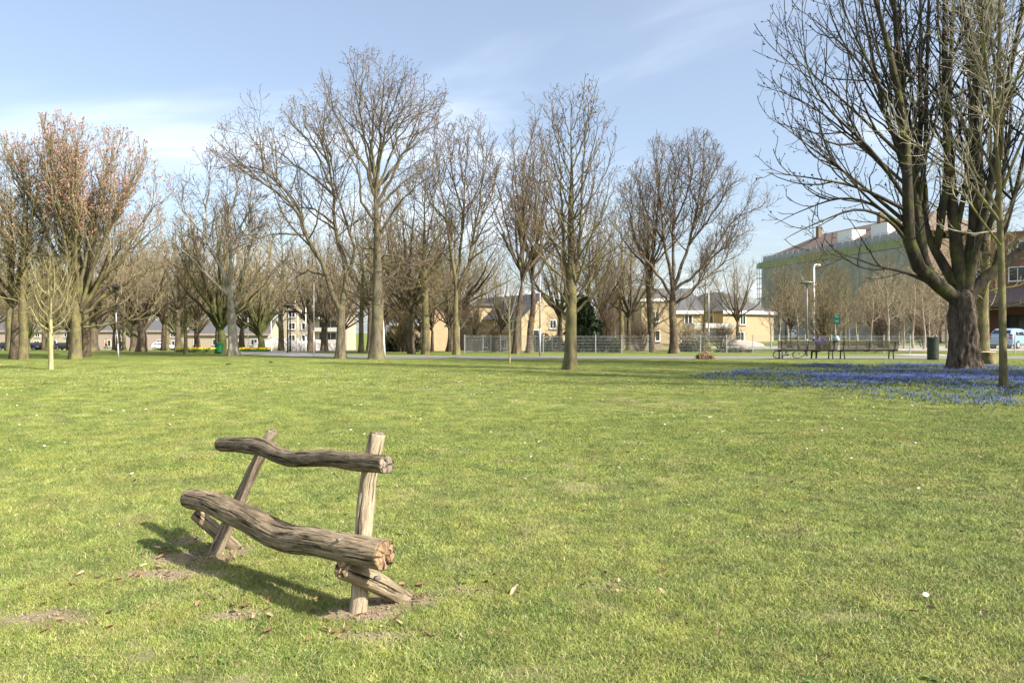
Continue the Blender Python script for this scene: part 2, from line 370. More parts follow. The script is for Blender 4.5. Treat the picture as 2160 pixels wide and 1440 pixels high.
def dirt_at(x, y):
    x = np.asarray(x, float); y = np.asarray(y, float); v = np.zeros_like(x)
    n = fbm(x, y, 5.0, 2)
    for cx, cy, w, h, s in DIRTW:
        e = np.sqrt(((x-cx)/w)**2 + ((y-cy)/h)**2); v = np.maximum(v, np.minimum(1, s*(1 - sstep(.6, 1.25, e + (n-.5)*1.3))))
    worn = sstep(.52, .72, fbm(x, y, .8, 9))*sstep(.42, .66, fbm(x, y, 4.0, 5))*.62
    return np.maximum(v, worn*(1 - sstep(14, 30, y)))
def lines(segs):
    o = []
    for a, b, n in segs: o.append(np.linspace(a, b, n, endpoint=False))
    return np.concatenate(o + [[segs[-1][1]]])
gx = lines([(-2500,-300,8),(-300,-60,14),(-60,-9,40),(-9,9,190),(9,60,40),(60,300,14),(300,2500,8)])
gy = lines([(-400,-20,8),(-20,2.2,12),(2.2,9,100),(9,16,60),(16,60,100),(60,260,40),(260,3000,14)])
XX, YY = np.meshgrid(gx, gy, indexing='xy'); ZZ = gz(XX, YY)
V = np.stack([XX, YY, ZZ], -1).reshape(-1, 3); nx, ny = len(gx), len(gy)
ii = (np.arange(ny-1)[:, None]*nx + np.arange(nx-1)[None]).ravel(); F = np.stack([ii, ii+1, ii+1+nx, ii+nx], -1)

def lawn_colour(nt, blade=False):
    """colour of the turf by place: straw, yellow-green and deep green in patches"""
    N = nt.nodes; Lk = nt.links; g = N.new('ShaderNodeNewGeometry')
    def noise(s, det=5, dist=0.0):
        n = N.new('ShaderNodeTexNoise'); n.inputs['Scale'].default_value = s; n.inputs['Detail'].default_value = det; n.inputs['Roughness'].default_value = .62; n.inputs['Distortion'].default_value = dist
        Lk.new(g.outputs['Position'], n.inputs['Vector']); return n.outputs['Fac']
    def ramp(src, p0, p1, c0, c1):
        r = N.new('ShaderNodeValToRGB'); r.color_ramp.elements[0].position = p0; r.color_ramp.elements[1].position = p1
        r.color_ramp.elements[0].color = (*c0, 1); r.color_ramp.elements[1].color = (*c1, 1); Lk.new(src, r.inputs[0]); return r.outputs[0]
    def mix(f, a, b):
        m = N.new('ShaderNodeMixRGB'); Lk.new(f, m.inputs[0]); Lk.new(a, m.inputs[1])
        if hasattr(b, 'is_linked'): Lk.new(b, m.inputs[2])
        else: m.inputs[2].default_value = (*b, 1)
        return m.outputs[0]
    base = ramp(noise(.33, 4), .35, .65, (.175,.22,.044), (.238,.258,.055))
    fine = ramp(noise(2.2, 7), .42, .64, (0,0,0), (.9,.9,.9))
    c = mix(fine, base, (.118,.175,.036))
    fine2 = ramp(noise(9.0, 6), .50, .68, (0,0,0), (.7,.7,.7)); c = mix(fine2, c, (.092,.135,.031))
    straw = ramp(noise(1.6, 8, .6), .54, .72, (0,0,0), (.5,.5,.5))
    c = mix(straw, c, (.30,.262,.125))
    return c, noise, ramp, mix
gm = bpy.data.materials.new('lawn'); gm.use_nodes = True; nt = gm.node_tree; b = nt.nodes['Principled BSDF']
b.inputs['Roughness'].default_value = .95; b.inputs['Specular IOR Level'].default_value = .1
c, noise, ramp, mix = lawn_colour(nt)
c = mix(ramp(noise(60, 6), .44, .58, (0,0,0), (.5,.5,.5)), c, (.062,.074,.022))
at = nt.nodes.new('ShaderNodeAttribute'); at.attribute_name = 'dirt'
soil = ramp(noise(30, 6), .3, .7, (.17,.125,.083), (.35,.275,.19))
c = mix(at.outputs['Fac'], c, soil)
nt.links.new(c, b.inputs['Base Color'])
bp = nt.nodes.new('ShaderNodeBump'); bp.inputs['Strength'].default_value = .6; bp.inputs['Distance'].default_value = .03
nt.links.new(noise(45, 6), bp.inputs['Height']); nt.links.new(bp.outputs[0], b.inputs['Normal'])
gme = mesh_np('lawn', V, F, gm)
at_ = gme.attributes.new('dirt', 'FLOAT', 'POINT'); at_.data.foreach_set('value', dirt_at(V[:, 0], V[:, 1]).astype(np.float32))
setp(obj('lawn', gme), kind='structure')

# paths: thin sheets a little above the turf
m_path = mat('path_asphalt', (.15,.145,.14), (.22,.21,.20), 6, .95, .2)
m_gravel = mat('gravel_verge', (.30,.255,.20), (.42,.37,.30), 9, .95, .3)
def strip(name, left, right, m, z=.012):
    L = np.asarray(left, float); R = np.asarray(right, float); n = len(L); K = 5; Vv = []
    for a, c_ in zip(L, R):
        for t in np.linspace(0, 1, K): Vv.append(a*(1-t) + c_*t)
    Vv = np.array(Vv); zz = gz(Vv[:, 0], Vv[:, 1]) + z; Vv = np.column_stack([Vv, zz])
    Ff = [(i*K+k, i*K+k+1, (i+1)*K+k+1, (i+1)*K+k) for i in range(n-1) for k in range(K-1)]
    return setp(obj(name, mesh_np(name, Vv, np.array(Ff), m)), kind='structure')
xs = np.linspace(-3, 90, 60)
strip('path', [(x, Dp(757) + .06*math.sin(x*.3)) for x in xs], [(x, Dp(757)+4.1 + .05*math.sin(x*.4)) for x in xs], m_path)
# western end of the path swings away from the camera
tt = np.linspace(0, 1, 30); ctr = np.array([resample([(-3.2,38.9),(-8,40.2),(-13.2,43.5),(-17.5,49),(-20,58),(-21,75),(-22,110)], 30)])[0]
tan = nrm(np.gradient(ctr, axis=0)); nor = np.column_stack([-tan[:, 1], tan[:, 0]])
strip('path', ctr - nor*2.1, ctr + nor*2.1, m_path, .016)
ctr = resample([(-16.3,46),(-13.5,52),(-12,62),(-13,85),(-16,120)], 24); tan = nrm(np.gradient(ctr, axis=0)); nor = np.column_stack([-tan[:, 1], tan[:, 0]])
strip('path', ctr - nor*1.9, ctr + nor*1.9, m_path, .020)
strip('gravel_verge', [(x, 41.1) for x in np.linspace(23.2, 26.6, 6)], [(x, 44.6+.3*math.sin(x)) for x in np.linspace(23.2, 26.6, 6)], m_gravel, .02)
m_road = mat('road_paving', (.27,.255,.24), (.36,.34,.32), 4, .95, .1)
strip('road', [(x, 53) for x in np.linspace(17, 140, 30)], [(x, 64) for x in np.linspace(17, 140, 30)], m_road, .02)
strip('pavement', [(x, 49.6) for x in np.linspace(19, 140, 30)], [(x, 52.9) for x in np.linspace(19, 140, 30)], m_gravel, .03)

# ------------------------------------------------------------------ grass blades (uncountable: one object, instanced tufts)
def blade_mat():
    m = bpy.data.materials.new('grass_blade'); m.use_nodes = True; nt = m.node_tree; b = nt.nodes['Principled BSDF']
    c, noise, ramp, mix = lawn_colour(nt)
    oi = nt.nodes.new('ShaderNodeObjectInfo'); hs = nt.nodes.new('ShaderNodeHueSaturation')
    r = nt.nodes.new('ShaderNodeMapRange'); r.inputs[3].default_value = .48; r.inputs[4].default_value = 1.62
    nt.links.new(oi.outputs['Random'], r.inputs[0]); nt.links.new(r.outputs[0], hs.inputs['Value'])
    at = nt.nodes.new('ShaderNodeAttribute'); at.attribute_name = 'straw'
    c = mix(at.outputs['Fac'], c, (.36,.31,.15))
    nt.links.new(c, hs.inputs['Color']); nt.links.new(hs.outputs[0], b.inputs['Base Color'])
    b.inputs['Roughness'].default_value = .6; b.inputs['Specular IOR Level'].default_value = .25
    g = nt.nodes.new('ShaderNodeNewGeometry'); vm = nt.nodes.new('ShaderNodeVectorMath'); vm.operation = 'ADD'; vm.inputs[1].default_value = (0, 0, 1.0)
    vn = nt.nodes.new('ShaderNodeVectorMath'); vn.operation = 'NORMALIZE'
    nt.links.new(g.outputs['Normal'], vm.inputs[0]); nt.links.new(vm.outputs[0], vn.inputs[0]); nt.links.new(vn.outputs[0], b.inputs['Normal'])
    return m
m_blade = blade_mat()
tuft_col = bpy.data.collections.new('grass_tufts')
def tuft(name, rng, nb, rad, hmin, hmax, w):
    Vt = []; Ft = []; st = []
    for k in range(nb):
        r = rad*math.sqrt(rng.rand()); a = rng.rand()*6.283; x, y = r*math.cos(a), r*math.sin(a); h = hmin + (hmax-hmin)*rng.rand()**1.3
        la = rng.rand()*6.283; ln = h*(.4 + 1.5*rng.rand()); wa = rng.rand()*6.283; wx, wy = w*math.cos(wa), w*math.sin(wa); q = len(Vt)
        mx, my = x + .35*ln*math.cos(la), y + .35*ln*math.sin(la)
        Vt += [(x-wx, y-wy, -.004), (x+wx, y+wy, -.004), (mx+wx*.75, my+wy*.75, h*.62), (mx-wx*.75, my-wy*.75, h*.62), (x+ln*math.cos(la), y+ln*math.sin(la), h)]
        Ft += [(q, q+1, q+2, q+3), (q+3, q+2, q+4)]; st += [float(rng.rand() < .12)]*5
    me = bpy.data.meshes.new(name); me.from_pydata(Vt, [], Ft); me.materials.append(m_blade)
    a_ = me.attributes.new('straw', 'FLOAT', 'POINT'); a_.data.foreach_set('value', np.array(st, np.float32)); me.update()
    o = bpy.data.objects.new(name, me); tuft_col.objects.link(o)
rg = np.random.RandomState(11)
for k in range(4): tuft('tuft_a%d' % k, rg, 56, .075, .008, .026, .0015)
for k in range(3): tuft('tuft_b%d' % k, rg, 90, .16, .009, .028, .0024)
for k in range(3): tuft('tuft_c%d' % k, rg, 80, .34, .008, .028, .005)
def scatter(rng, y0, y1, dens, margin=.06):
    n = int(.5*(1.44+2*margin)*(y1*y1-y0*y0)*dens); y = np.sqrt(y0*y0 + rng.rand(n)*(y1*y1-y0*y0)); x = (rng.rand(n)-.5)*(1.44+2*margin)*y; return x, y
gp = []
for y0, y1, dens, kind in ((2.4, 4.5, 720, 0), (4.5, 7, 430, 0), (7, 11, 200, 1), (11, 17, 70, 1), (17, 22, 20, 2), (22, 26, 15, 2), (26, 30, 9, 2), (30, 35.5, 5, 2)):
    x, y = scatter(rg, y0, y1, dens); keep = rg.rand(len(x)) > np.clip(dirt_at(x, y)*1.25, 0, .97)
    x, y = x[keep], y[keep]; gp.append((x, y, np.full(len(x), kind)))
x = np.concatenate([g_[0] for g_ in gp]); y = np.concatenate([g_[1] for g_ in gp]); kd = np.concatenate([g_[2] for g_ in gp])
me = bpy.data.meshes.new('grass'); me.vertices.add(len(x)); me.vertices.foreach_set('co', np.column_stack([x, y, gz(x, y)]).astype(np.float32).ravel())
lush = fbm(x, y, .9, 4)
idx = np.where(kd == 0, rg.randint(0, 4, len(x)), np.where(kd == 1, rg.randint(4, 7, len(x)), rg.randint(7, 10, len(x))))
for nm, ty, val in (('ti', 'INT', idx.astype(np.int32)), ('tr', 'FLOAT', (rg.rand(len(x))*6.283).astype(np.float32)), ('ts', 'FLOAT', ((.7 + .6*lush)*(.75+.5*rg.rand(len(x)))*np.interp(y, [2.4,5.5], [.78,1.0])).astype(np.float32))):
    a_ = me.attributes.new(nm, ty, 'POINT'); a_.data.foreach_set('value', val)
me.update(); grass = setp(obj('grass', me), 'short mown spring grass with straw and green patches', 'grass', kind='stuff'); me.materials.append(m_blade)
ng = bpy.data.node_groups.new('grass_scatter', 'GeometryNodeTree')
ng.interface.new_socket('Geometry', in_out='INPUT', socket_type='NodeSocketGeometry'); ng.interface.new_socket('Geometry', in_out='OUTPUT', socket_type='NodeSocketGeometry')
gi = ng.nodes.new('NodeGroupInput'); go = ng.nodes.new('NodeGroupOutput'); ip = ng.nodes.new('GeometryNodeInstanceOnPoints'); ci = ng.nodes.new('GeometryNodeCollectionInfo')
ci.inputs['Collection'].default_value = tuft_col; ci.inputs['Separate Children'].default_value = True; ci.inputs['Reset Children'].default_value = True
def na(nm, ty):
    n = ng.nodes.new('GeometryNodeInputNamedAttribute'); n.data_type = ty; n.inputs['Name'].default_value = nm; return n.outputs['Attribute']
ip.inputs['Pick Instance'].default_value = True
ng.links.new(gi.outputs[0], ip.inputs['Points']); ng.links.new(ci.outputs[0], ip.inputs['Instance']); ng.links.new(na('ti', 'INT'), ip.inputs['Instance Index'])
cx = ng.nodes.new('ShaderNodeCombineXYZ'); ng.links.new(na('tr', 'FLOAT'), cx.inputs['Z']); ng.links.new(cx.outputs[0], ip.inputs['Rotation']); ng.links.new(na('ts', 'FLOAT'), ip.inputs['Scale'])
ng.links.new(ip.outputs[0], go.inputs[0])
md = grass.modifiers.new('scatter', 'NODES'); md.node_group = ng
# ------------------------------------------------------------------ buildings
m_ybrick = mat('yellow_brick', (.33,.255,.15), (.43,.34,.215), 14, .9, .05)
m_obrick = mat('peach_render', (.42,.29,.17), (.52,.37,.23), 3, .9, .03)
m_brown = mat('brown_brick', (.15,.11,.08), (.22,.165,.12), 14, .9, .05)
m_rbrick = mat('red_brick', (.17,.085,.06), (.25,.13,.09), 14, .9, .05)
m_slate = mat('roof_slate', (.075,.075,.08), (.12,.118,.12), 5, .8, .2, (1,1,4))
m_rtile = mat('roof_red_tile', (.12,.09,.075), (.20,.145,.118), 5, .85, .2, (1,1,4))
m_white = mat('white_paint', (.72,.72,.70), (.80,.79,.77), 3, .6)
m_pane = glass_mat('window_pane')
m_grey = mat('grey_metal', (.28,.28,.28), (.36,.36,.36), 8, .5, metal=.6)
m_galv = mat('galvanised_steel', (.33,.335,.34), (.44,.445,.45), 10, .45, metal=.4)
m_dark = mat('dark_iron', (.03,.03,.032), (.05,.05,.05), 10, .6)
m_pink = mat('pale_pink_render', (.30,.24,.20), (.38,.31,.265), 3, .9)
m_cream = mat('cream_render', (.36,.30,.22), (.44,.37,.29), 3, .9)
m_conc = mat('concrete', (.40,.38,.35), (.50,.48,.45), 5, .9)
def window(parent, p, u, w, h, frame=m_white, n=None, bars=1):
    """p = wall point at the window's bottom centre, u = unit vector along the wall, n = outward normal (parent-local)"""
    u = Vector((u[0], u[1], 0)); n = Vector((n[0], n[1], 0)); p = Vector(p); rz = math.atan2(u.y, u.x); f = MB()
    fw = .09
    for s in (-1, 1): f.box(p + u*(s*(w/2-fw/2)) + n*.03 + Vector((0,0,h/2)), (fw, .10, h), rz)
    for z in (fw/2, h-fw/2): f.box(p + n*.03 + Vector((0,0,z)), (w-2*fw, .094, fw), rz)
    for k in range(bars): f.box(p + u*((k+1)/(bars+1)*w - w/2) + n*.025 + Vector((0,0,h/2)), (.06, .08, h-2*fw), rz)
    win = f.build('window', frame, parent)
    g = MB(); g.box(p + n*.012 + Vector((0,0,h/2)), (w-2*fw+.004, .02, h-2*fw+.004), rz); g.build('pane', m_pane, win)
    s = MB(); s.box(p + n*.07 + Vector((0,0,-.05)), (w+.2, .2, .07), rz); s.build('sill', m_conc, win); return win
def house(name, label, C, u, Lu, Lv, eave, ridge, roof='gable_u', wall=m_ybrick, roofm=m_slate, wins_u=(), wins_v=(), fascia=m_white, over=.35, wall2=None, group=None, base=-.5, chimney=None):
    """C = corner (x, y) ; u along the lit front, v away from it; roof 'gable_u': gable end in the front, 'hip', 'gable_v': eaves along the front"""
    u = Vector((*u, 0)).normalized(); v = Vector((-u.y, u.x, 0)); z0 = float(gz(*C)); root = empty(name, (C[0], C[1], z0)); setp(root, label, 'house', group)
    q = [Vector((0,0,0)), u*Lu, u*Lu+v*Lv, v*Lv]; W = MB(); V = [p + Vector((0,0,base)) for p in q] + [p + Vector((0,0,eave)) for p in q]
    Fc = [(0,1,5,4),(1,2,6,5),(2,3,7,6),(3,0,4,7)]; top = ridge - .12
    if roof == 'gable_u': V += [u*(Lu/2)+Vector((0,0,top)), u*(Lu/2)+v*Lv+Vector((0,0,top))]; Fc += [(4,5,8),(6,7,9)]
    elif roof == 'gable_v': V += [v*(Lv/2)+Vector((0,0,top)), v*(Lv/2)+u*Lu+Vector((0,0,top))]; Fc += [(7,4,8),(5,6,9)]
    W.add(V, Fc); W.build('wall', wall, root)
    R = MB(); e = over; zz = Vector((0,0,1)); drop = (ridge-eave)*e/max(.5, (Lu if roof == 'gable_u' else Lv)/2)
    o = [-u*e-v*e, u*(Lu+e)-v*e, u*(Lu+e)+v*(Lv+e), -u*e+v*(Lv+e)]
    if roof == 'gable_u': a = u*(Lu/2)-v*e; b_ = u*(Lu/2)+v*(Lv+e); quads = [(o[0], a, b_, o[3]), (a, o[1], o[2], b_)]
    elif roof == 'gable_v': a = v*(Lv/2)-u*e; b_ = v*(Lv/2)+u*(Lu+e); quads = [(o[0], o[1], b_, a), (a, b_, o[2], o[3])]
    else:
        if Lu >= Lv: a = v*(Lv/2)+u*(Lv/2); b_ = v*(Lv/2)+u*(Lu-Lv/2); quads = [(o[0],o[1],b_,a),(o[1],o[2],b_),(o[2],o[3],a,b_),(o[3],o[0],a)]
        else: a = u*(Lu/2)+v*(Lu/2); b_ = u*(Lu/2)+v*(Lv-Lu/2); quads = [(o[0],o[1],a),(o[1],o[2],b_,a),(o[2],o[3],b_),(o[3],o[0],a,b_)]
    for k in quads:
        pts = [p + zz*(ridge if (p - a).length < 1e-6 or (p - b_).length < 1e-6 else eave-drop) for p in k]; n_ = len(pts)
        lo = [p - zz*.14 for p in pts]; R.add(pts + lo, [tuple(range(n_)), tuple(range(2*n_-1, n_-1, -1))] + [(i, n_+i, n_+(i+1) % n_, (i+1) % n_) for i in range(n_)])
    rf = R.build('roof', roofm, root)
    if roof != 'gable_u':
        f = MB(); f.box(u*(Lu/2)-v*(e+.03)+zz*(eave-drop-.12), (Lu+2*e, .06, .42), math.atan2(u.y, u.x)); f.build('fascia', fascia, root)
    if chimney: c_ = MB(); p = u*chimney[0]+v*chimney[1]; c_.box(p+zz*(ridge+.1), (.7,.7,1.6), math.atan2(u.y, u.x)); c_.build('chimney', m_brown, rf)
    for t, z, w, h, bars in wins_u: window(root, u*t+zz*z, u, w, h, n=-v, bars=bars)
    for t, z, w, h, bars in wins_v: window(root, v*t+zz*z, v, w, h, n=-u, bars=bars)
    return root
UL = (.87, .5)
house('gabled_house', 'yellow brick gable house with long dark side behind the fence', (X_at(1100, 84), 84), UL, 6.3, 17, 4.1, 6.9, 'gable_u', m_ybrick, m_slate,
      wins_u=[(2.0,.3,.9,2.2,0),(4.4,2.6,1.0,1.1,1)], wins_v=[(2.5,2.4,1.2,1.2,1),(6,2.4,1.2,1.2,1),(10,2.4,1.2,1.2,1),(14,2.4,1.2,1.2,1),(4,.2,1.2,1.3,1),(9,.2,1.2,1.3,1)])
o = empty('gabled_house', (X_at(1010, 96), 96, float(gz(X_at(1010, 96), 96)))); setp(o, 'brown block with one yellow end wall rising behind the reddish shrub', 'house')
MB().box((0,0,2.6), (5.5,6,6.6), math.radians(30)).build('wall', m_brown, o); MB().box((1.0,-3.4,4.6), (2.0,.5,2.0), math.radians(30)).build('end_wall', m_ybrick, o); MB().box((0,0,6.06), (6.3,6.8,.3), math.radians(30)).build('roof', m_slate, o)
house('peach_house', 'house with a bright peach gable wall seen between the tree trunks', (X_at(893, 78), 78), (.985,.17), 4.0, 9, 3.6, 5.9, 'gable_u', m_obrick, m_slate, wins_u=[(3.0,2.9,.9,1.1,1)], wins_v=[(3,1,1.2,1.2,1)])
house('peach_house', 'low peach-walled house with dark roof further along the path', (X_at(826, 100), 100), (.98,.2), 6.0, 9, 4.0, 6.6, 'gable_v', m_obrick, m_slate, wins_u=[(2,1.8,1,1.2,1),(4.4,1.8,1,1.2,1)])
house('yellow_house', 'yellow brick house with white fascia and dark roof behind the vase-shaped tree', (X_at(1328, 88), 88), (.99,.14), 9.3, 9, 4.3, 7.2, 'gable_v', m_ybrick, m_slate, wins_u=[(1.3,2.5,1.1,1.2,1),(4.2,2.4,1.0,1.3,1),(7.6,2.3,1.1,1.4,1),(1.4,.2,1.1,1.3,1),(7.4,.1,1.6,1.5,1)])
h2 = empty('yellow_house', (X_at(1375, 86), 86, 0)); setp(h2, 'taller flat-topped yellow bay projecting from the row with white band', 'house')
MB().box((0,0,2.4), (3.6,3.0,5.4), .14).build('wall', m_ybrick, h2); MB().box((0,0,5.2), (4.0,3.4,.32), .14).build('fascia', m_white, h2)
window(h2, (.1,-1.53,2.6), (.99,.14), 1.0, 1.3, n=(.14,-.99)); window(h2, (.1,-1.53,.3), (.99,.14), 1.2, 1.3, n=(.14,-.99))
house('grey_roofed_house', 'yellow house with grey hipped roof left of the scaffolded building', (X_at(1525, 92), 92), UL, 9.6, 12.5, 4.2, 6.9, 'hip', m_ybrick, m_slate, wins_u=[(3.6,2.3,1.1,1.3,1),(3.2,-.1,1.3,1.5,1)], wins_v=[(2.0,2.4,.8,1.3,0),(4.2,2.4,.8,1.3,0),(9.5,2.4,1.0,1.2,0)])
o = empty('carport', (X_at(1492, 80), 80, 0)); setp(o, 'white flat-roofed carport with grey panels before the grey-roofed house', 'carport')
MB().box((0,0,2.1), (4.6,3.0,.5), .2).build('canopy', m_white, o); MB().box((0,-1.2,1.1), (4.4,.08,1.1), .2).build('panel', m_grey, o)
for sx in (-2.1, 2.1): MB().box((sx,-1.0+sx*.2,.9), (.12,.12,1.9), .2).build('post', m_white, o)
# red-roofed building wrapped in scaffold netting
m_net = mat('scaffold_net', (.24,.25,.205), (.37,.37,.32), .9, .95, .3, (1,1,.35)); m_net2 = mat('scaffold_net_top', (.24,.275,.13), (.32,.345,.20), 2, .9, .2)
A = Vector((X_at(1620, 140), 140, 0)); Bp = Vector((X_at(1945, 102), 102, 0)); uu = (Bp-A).normalized(); vv = Vector((-uu.y, uu.x, 0)); Lb = (Bp-A).length; EV = 14.9
root = empty('scaffolded_building', A); setp(root, 'large block wrapped in green scaffold netting under a red tiled roof', 'building')
MB().add([p + Vector((0,0,z)) for z in (-1, EV) for p in (Vector((0,0,0)), uu*Lb, uu*Lb+vv*14, vv*14)], [(0,1,5,4),(1,2,6,5),(2,3,7,6),(3,0,4,7),(4,5,6,7)]).build('wall', m_brown, root)
rz = math.atan2(uu.y, uu.x); nb = 14; nn = -vv
for k in range(nb):
    w = Lb/nb; c_ = uu*((k+.5)*w)
    MB().box(c_ + nn*1.4 + Vector((0,0,6.6)), (w-.06, .05, 14.2), rz).build('net_panel', m_net, root)
    MB().box(c_ + nn*1.42 + Vector((0,0,14.45)), (w-.06, .05, 1.35), rz).build('net_panel', m_net2, root)
sc = MB()
for k in range(5):
    for j in range(2): sc.bar(Vector((0,0,-.5)) - uu*.8 + vv*(k*2.6-1.4), Vector((0,0,15.4)) - uu*(.8+j*1.0) + vv*(k*2.6-1.4), .06, 5)
for z in range(1, 8): sc.box(-uu*1.3 + vv*4 + Vector((0,0,z*2.0)), (1.2, 11, .12), rz); sc.box(-uu*1.9 + vv*4 + Vector((0,0,z*2.0+.9)), (.06, 11, .08), rz)
sc.build('scaffold_end', m_galv, root)
MB().box(-uu*1.6 + vv*1.5 + Vector((0,0,14.6)), (2.2, 4.5, 1.1), rz).build('net_panel', m_net2, root)
gt = MB(); gt.box(uu*(Lb/2)+nn*.5+Vector((0,0,EV+.75)), (Lb+.5, .9, 1.1), rz)
gt.build('gutter', m_grey, root)
rl = MB()
for k in range(24): p = uu*(k*Lb/23)+nn*1.35; rl.bar(p+Vector((0,0,15.1)), p+Vector((0,0,16.4)), .05, 5)
rl.box(uu*(Lb/2)+nn*1.35+Vector((0,0,16.35)), (Lb, .06, .06), rz); rl.build('guard_rail', m_galv, root)
e = .4; q = [-uu*e-vv*.2, uu*(Lb+e)-vv*.2, uu*(Lb+e)+vv*14.4, -uu*e+vv*14.4]; rd = [uu*6.5+vv*7, uu*(Lb-5)+vv*7]; zE = EV+1.1; zR = EV+5.0
RV = [p+Vector((0,0,zE)) for p in q] + [p+Vector((0,0,zR)) for p in rd]; rf = MB().add(RV, [(0,1,5,4),(1,2,5),(2,3,4,5),(3,0,4),(3,2,1,0)]).build('roof', m_rtile, root)
for t in (8, 24): MB().box(uu*t+vv*5.6+Vector((0,0,zR+.2)), (.8,.8,2.2), rz).build('chimney', m_brown, rf)
for t in (22, 30): MB().box(uu*t+vv*1.6+Vector((0,0,zE+1.3)), (3.6,2.6,1.9), rz).build('dormer', m_white, rf)
# brick building at the right edge
A = Vector((X_at(2010, 84), 84, 0)); uu = Vector((.55,-.83,0)).normalized(); vv = Vector((-uu.y, uu.x, 0)); rz = math.atan2(uu.y, uu.x); Lb = 34; nn = -vv
root = empty('brick_building', A); setp(root, 'red brick building with a brown canopy over shop columns behind the blue car', 'building')
MB().add([p + Vector((0,0,z)) for z in (-1, 12.5) for p in (Vector((0,0,0)), uu*Lb, uu*Lb+vv*12, vv*12)], [(0,1,5,4),(1,2,6,5),(2,3,7,6),(3,0,4,7),(4,5,6,7)]).build('wall', m_rbrick, root)
MB().add([p+Vector((0,0,z)) for p, z in ((nn*.05,6.3),(uu*Lb+nn*.05,6.3),(uu*Lb+nn*3.0,4.6),(nn*3.0,4.6),(nn*.05,6.0),(uu*Lb+nn*.05,6.0),(uu*Lb+nn*3.0,4.1),(nn*3.0,4.1))], [(0,1,2,3),(7,6,5,4),(3,2,6,7),(0,3,7,4),(1,5,6,2)]).build('canopy', mat('canopy_brown', (.12,.085,.08), (.17,.125,.115), 4, .8), root)
for k in range(9): MB().box(uu*(k*4.1+.6)+nn*2.6+Vector((0,0,1.8)), (.4,.4,4.6), rz).build('column', m_conc, root)
for k in range(8):
    window(root, uu*(k*4.1+2.6)+Vector((0,0,.3)), uu, 2.6, 3.0, m_dark, n=nn, bars=1)
    for z in (7.0, 9.8): window(root, uu*(k*4.1+2.6)+Vector((0,0,z)), uu, 1.8, 1.6, m_white, n=nn, bars=1)
# apartment block with balconies, far houses on the left
A = Vector((X_at(598, 135), 135, 0)); A.z = float(gz(A.x, A.y)); root = empty('apartment_block', A); setp(root, 'cream apartment block with stacked white balconies beyond the poles', 'building')
MB().box((6,4,5.0), (12,8,11)).build('wall', m_cream, root)
for k in range(4):
    MB().box((8.4,-.7,1.6+k*2.3), (5.2,1.4,.75)).build('balcony', m_conc, root)
    for t in (1.6, 4.0): window(root, (t,-.01,1.6+k*2.3), (1,0), 1.3, 1.3, n=(0,-1))
    window(root, (8.4,-.01,1.9+k*2.3), (1,0), 3.4, 1.5, n=(0,-1), bars=2)
MB().box((6,4,10.7), (12.6,8.6,.5)).build('roof', m_slate, root)
for i, (pp, w, m_, lab) in enumerate(((-60,12,m_pink,'pale pink terraced house, end of the row behind the left trees'),(60,13,m_cream,'cream terraced house in the row behind the young yellow-barked tree'),(175,12,m_pink,'pale pink terraced house in the row beyond the red-budded tree'),(285,12,m_pink,'pink terraced house behind the stout short-trunked tree'))):
    house('terraced_house', lab, (X_at(pp, 175), 175), (1,.03), w, 9, 4.9, 7.4, 'gable_v', m_, m_slate, wins_u=[(2,.8,1.4,1.4,1),(6,.8,1.6,1.6,1),(9.6,.8,1.4,1.4,1),(2.2,3.1,1.2,1.1,1),(9.2,3.1,1.2,1.1,1)], fascia=m_pink)
house('long_house', 'long white house with grey roof behind the daffodils', (X_at(395, 150), 150), (1,.02), 17, 9, 3.6, 6.4, 'gable_v', m_cream, m_slate, wins_u=[(2,1,1.4,1.3,1),(6,1,1.4,1.3,1),(10,1,1.4,1.3,1),(14,1,1.4,1.3,1)], fascia=m_pink)
# ------------------------------------------------------------------ trees
def at(px_, d): x = X_at(px_, d); return (x, d, float(gz(x, d)))
def tpx(bx, by, d, pts):
    s = FP/d; return [((x-bx)/s, 0.0, (by-y)/s) for x, y in pts]
rt = np.random.RandomState(3)
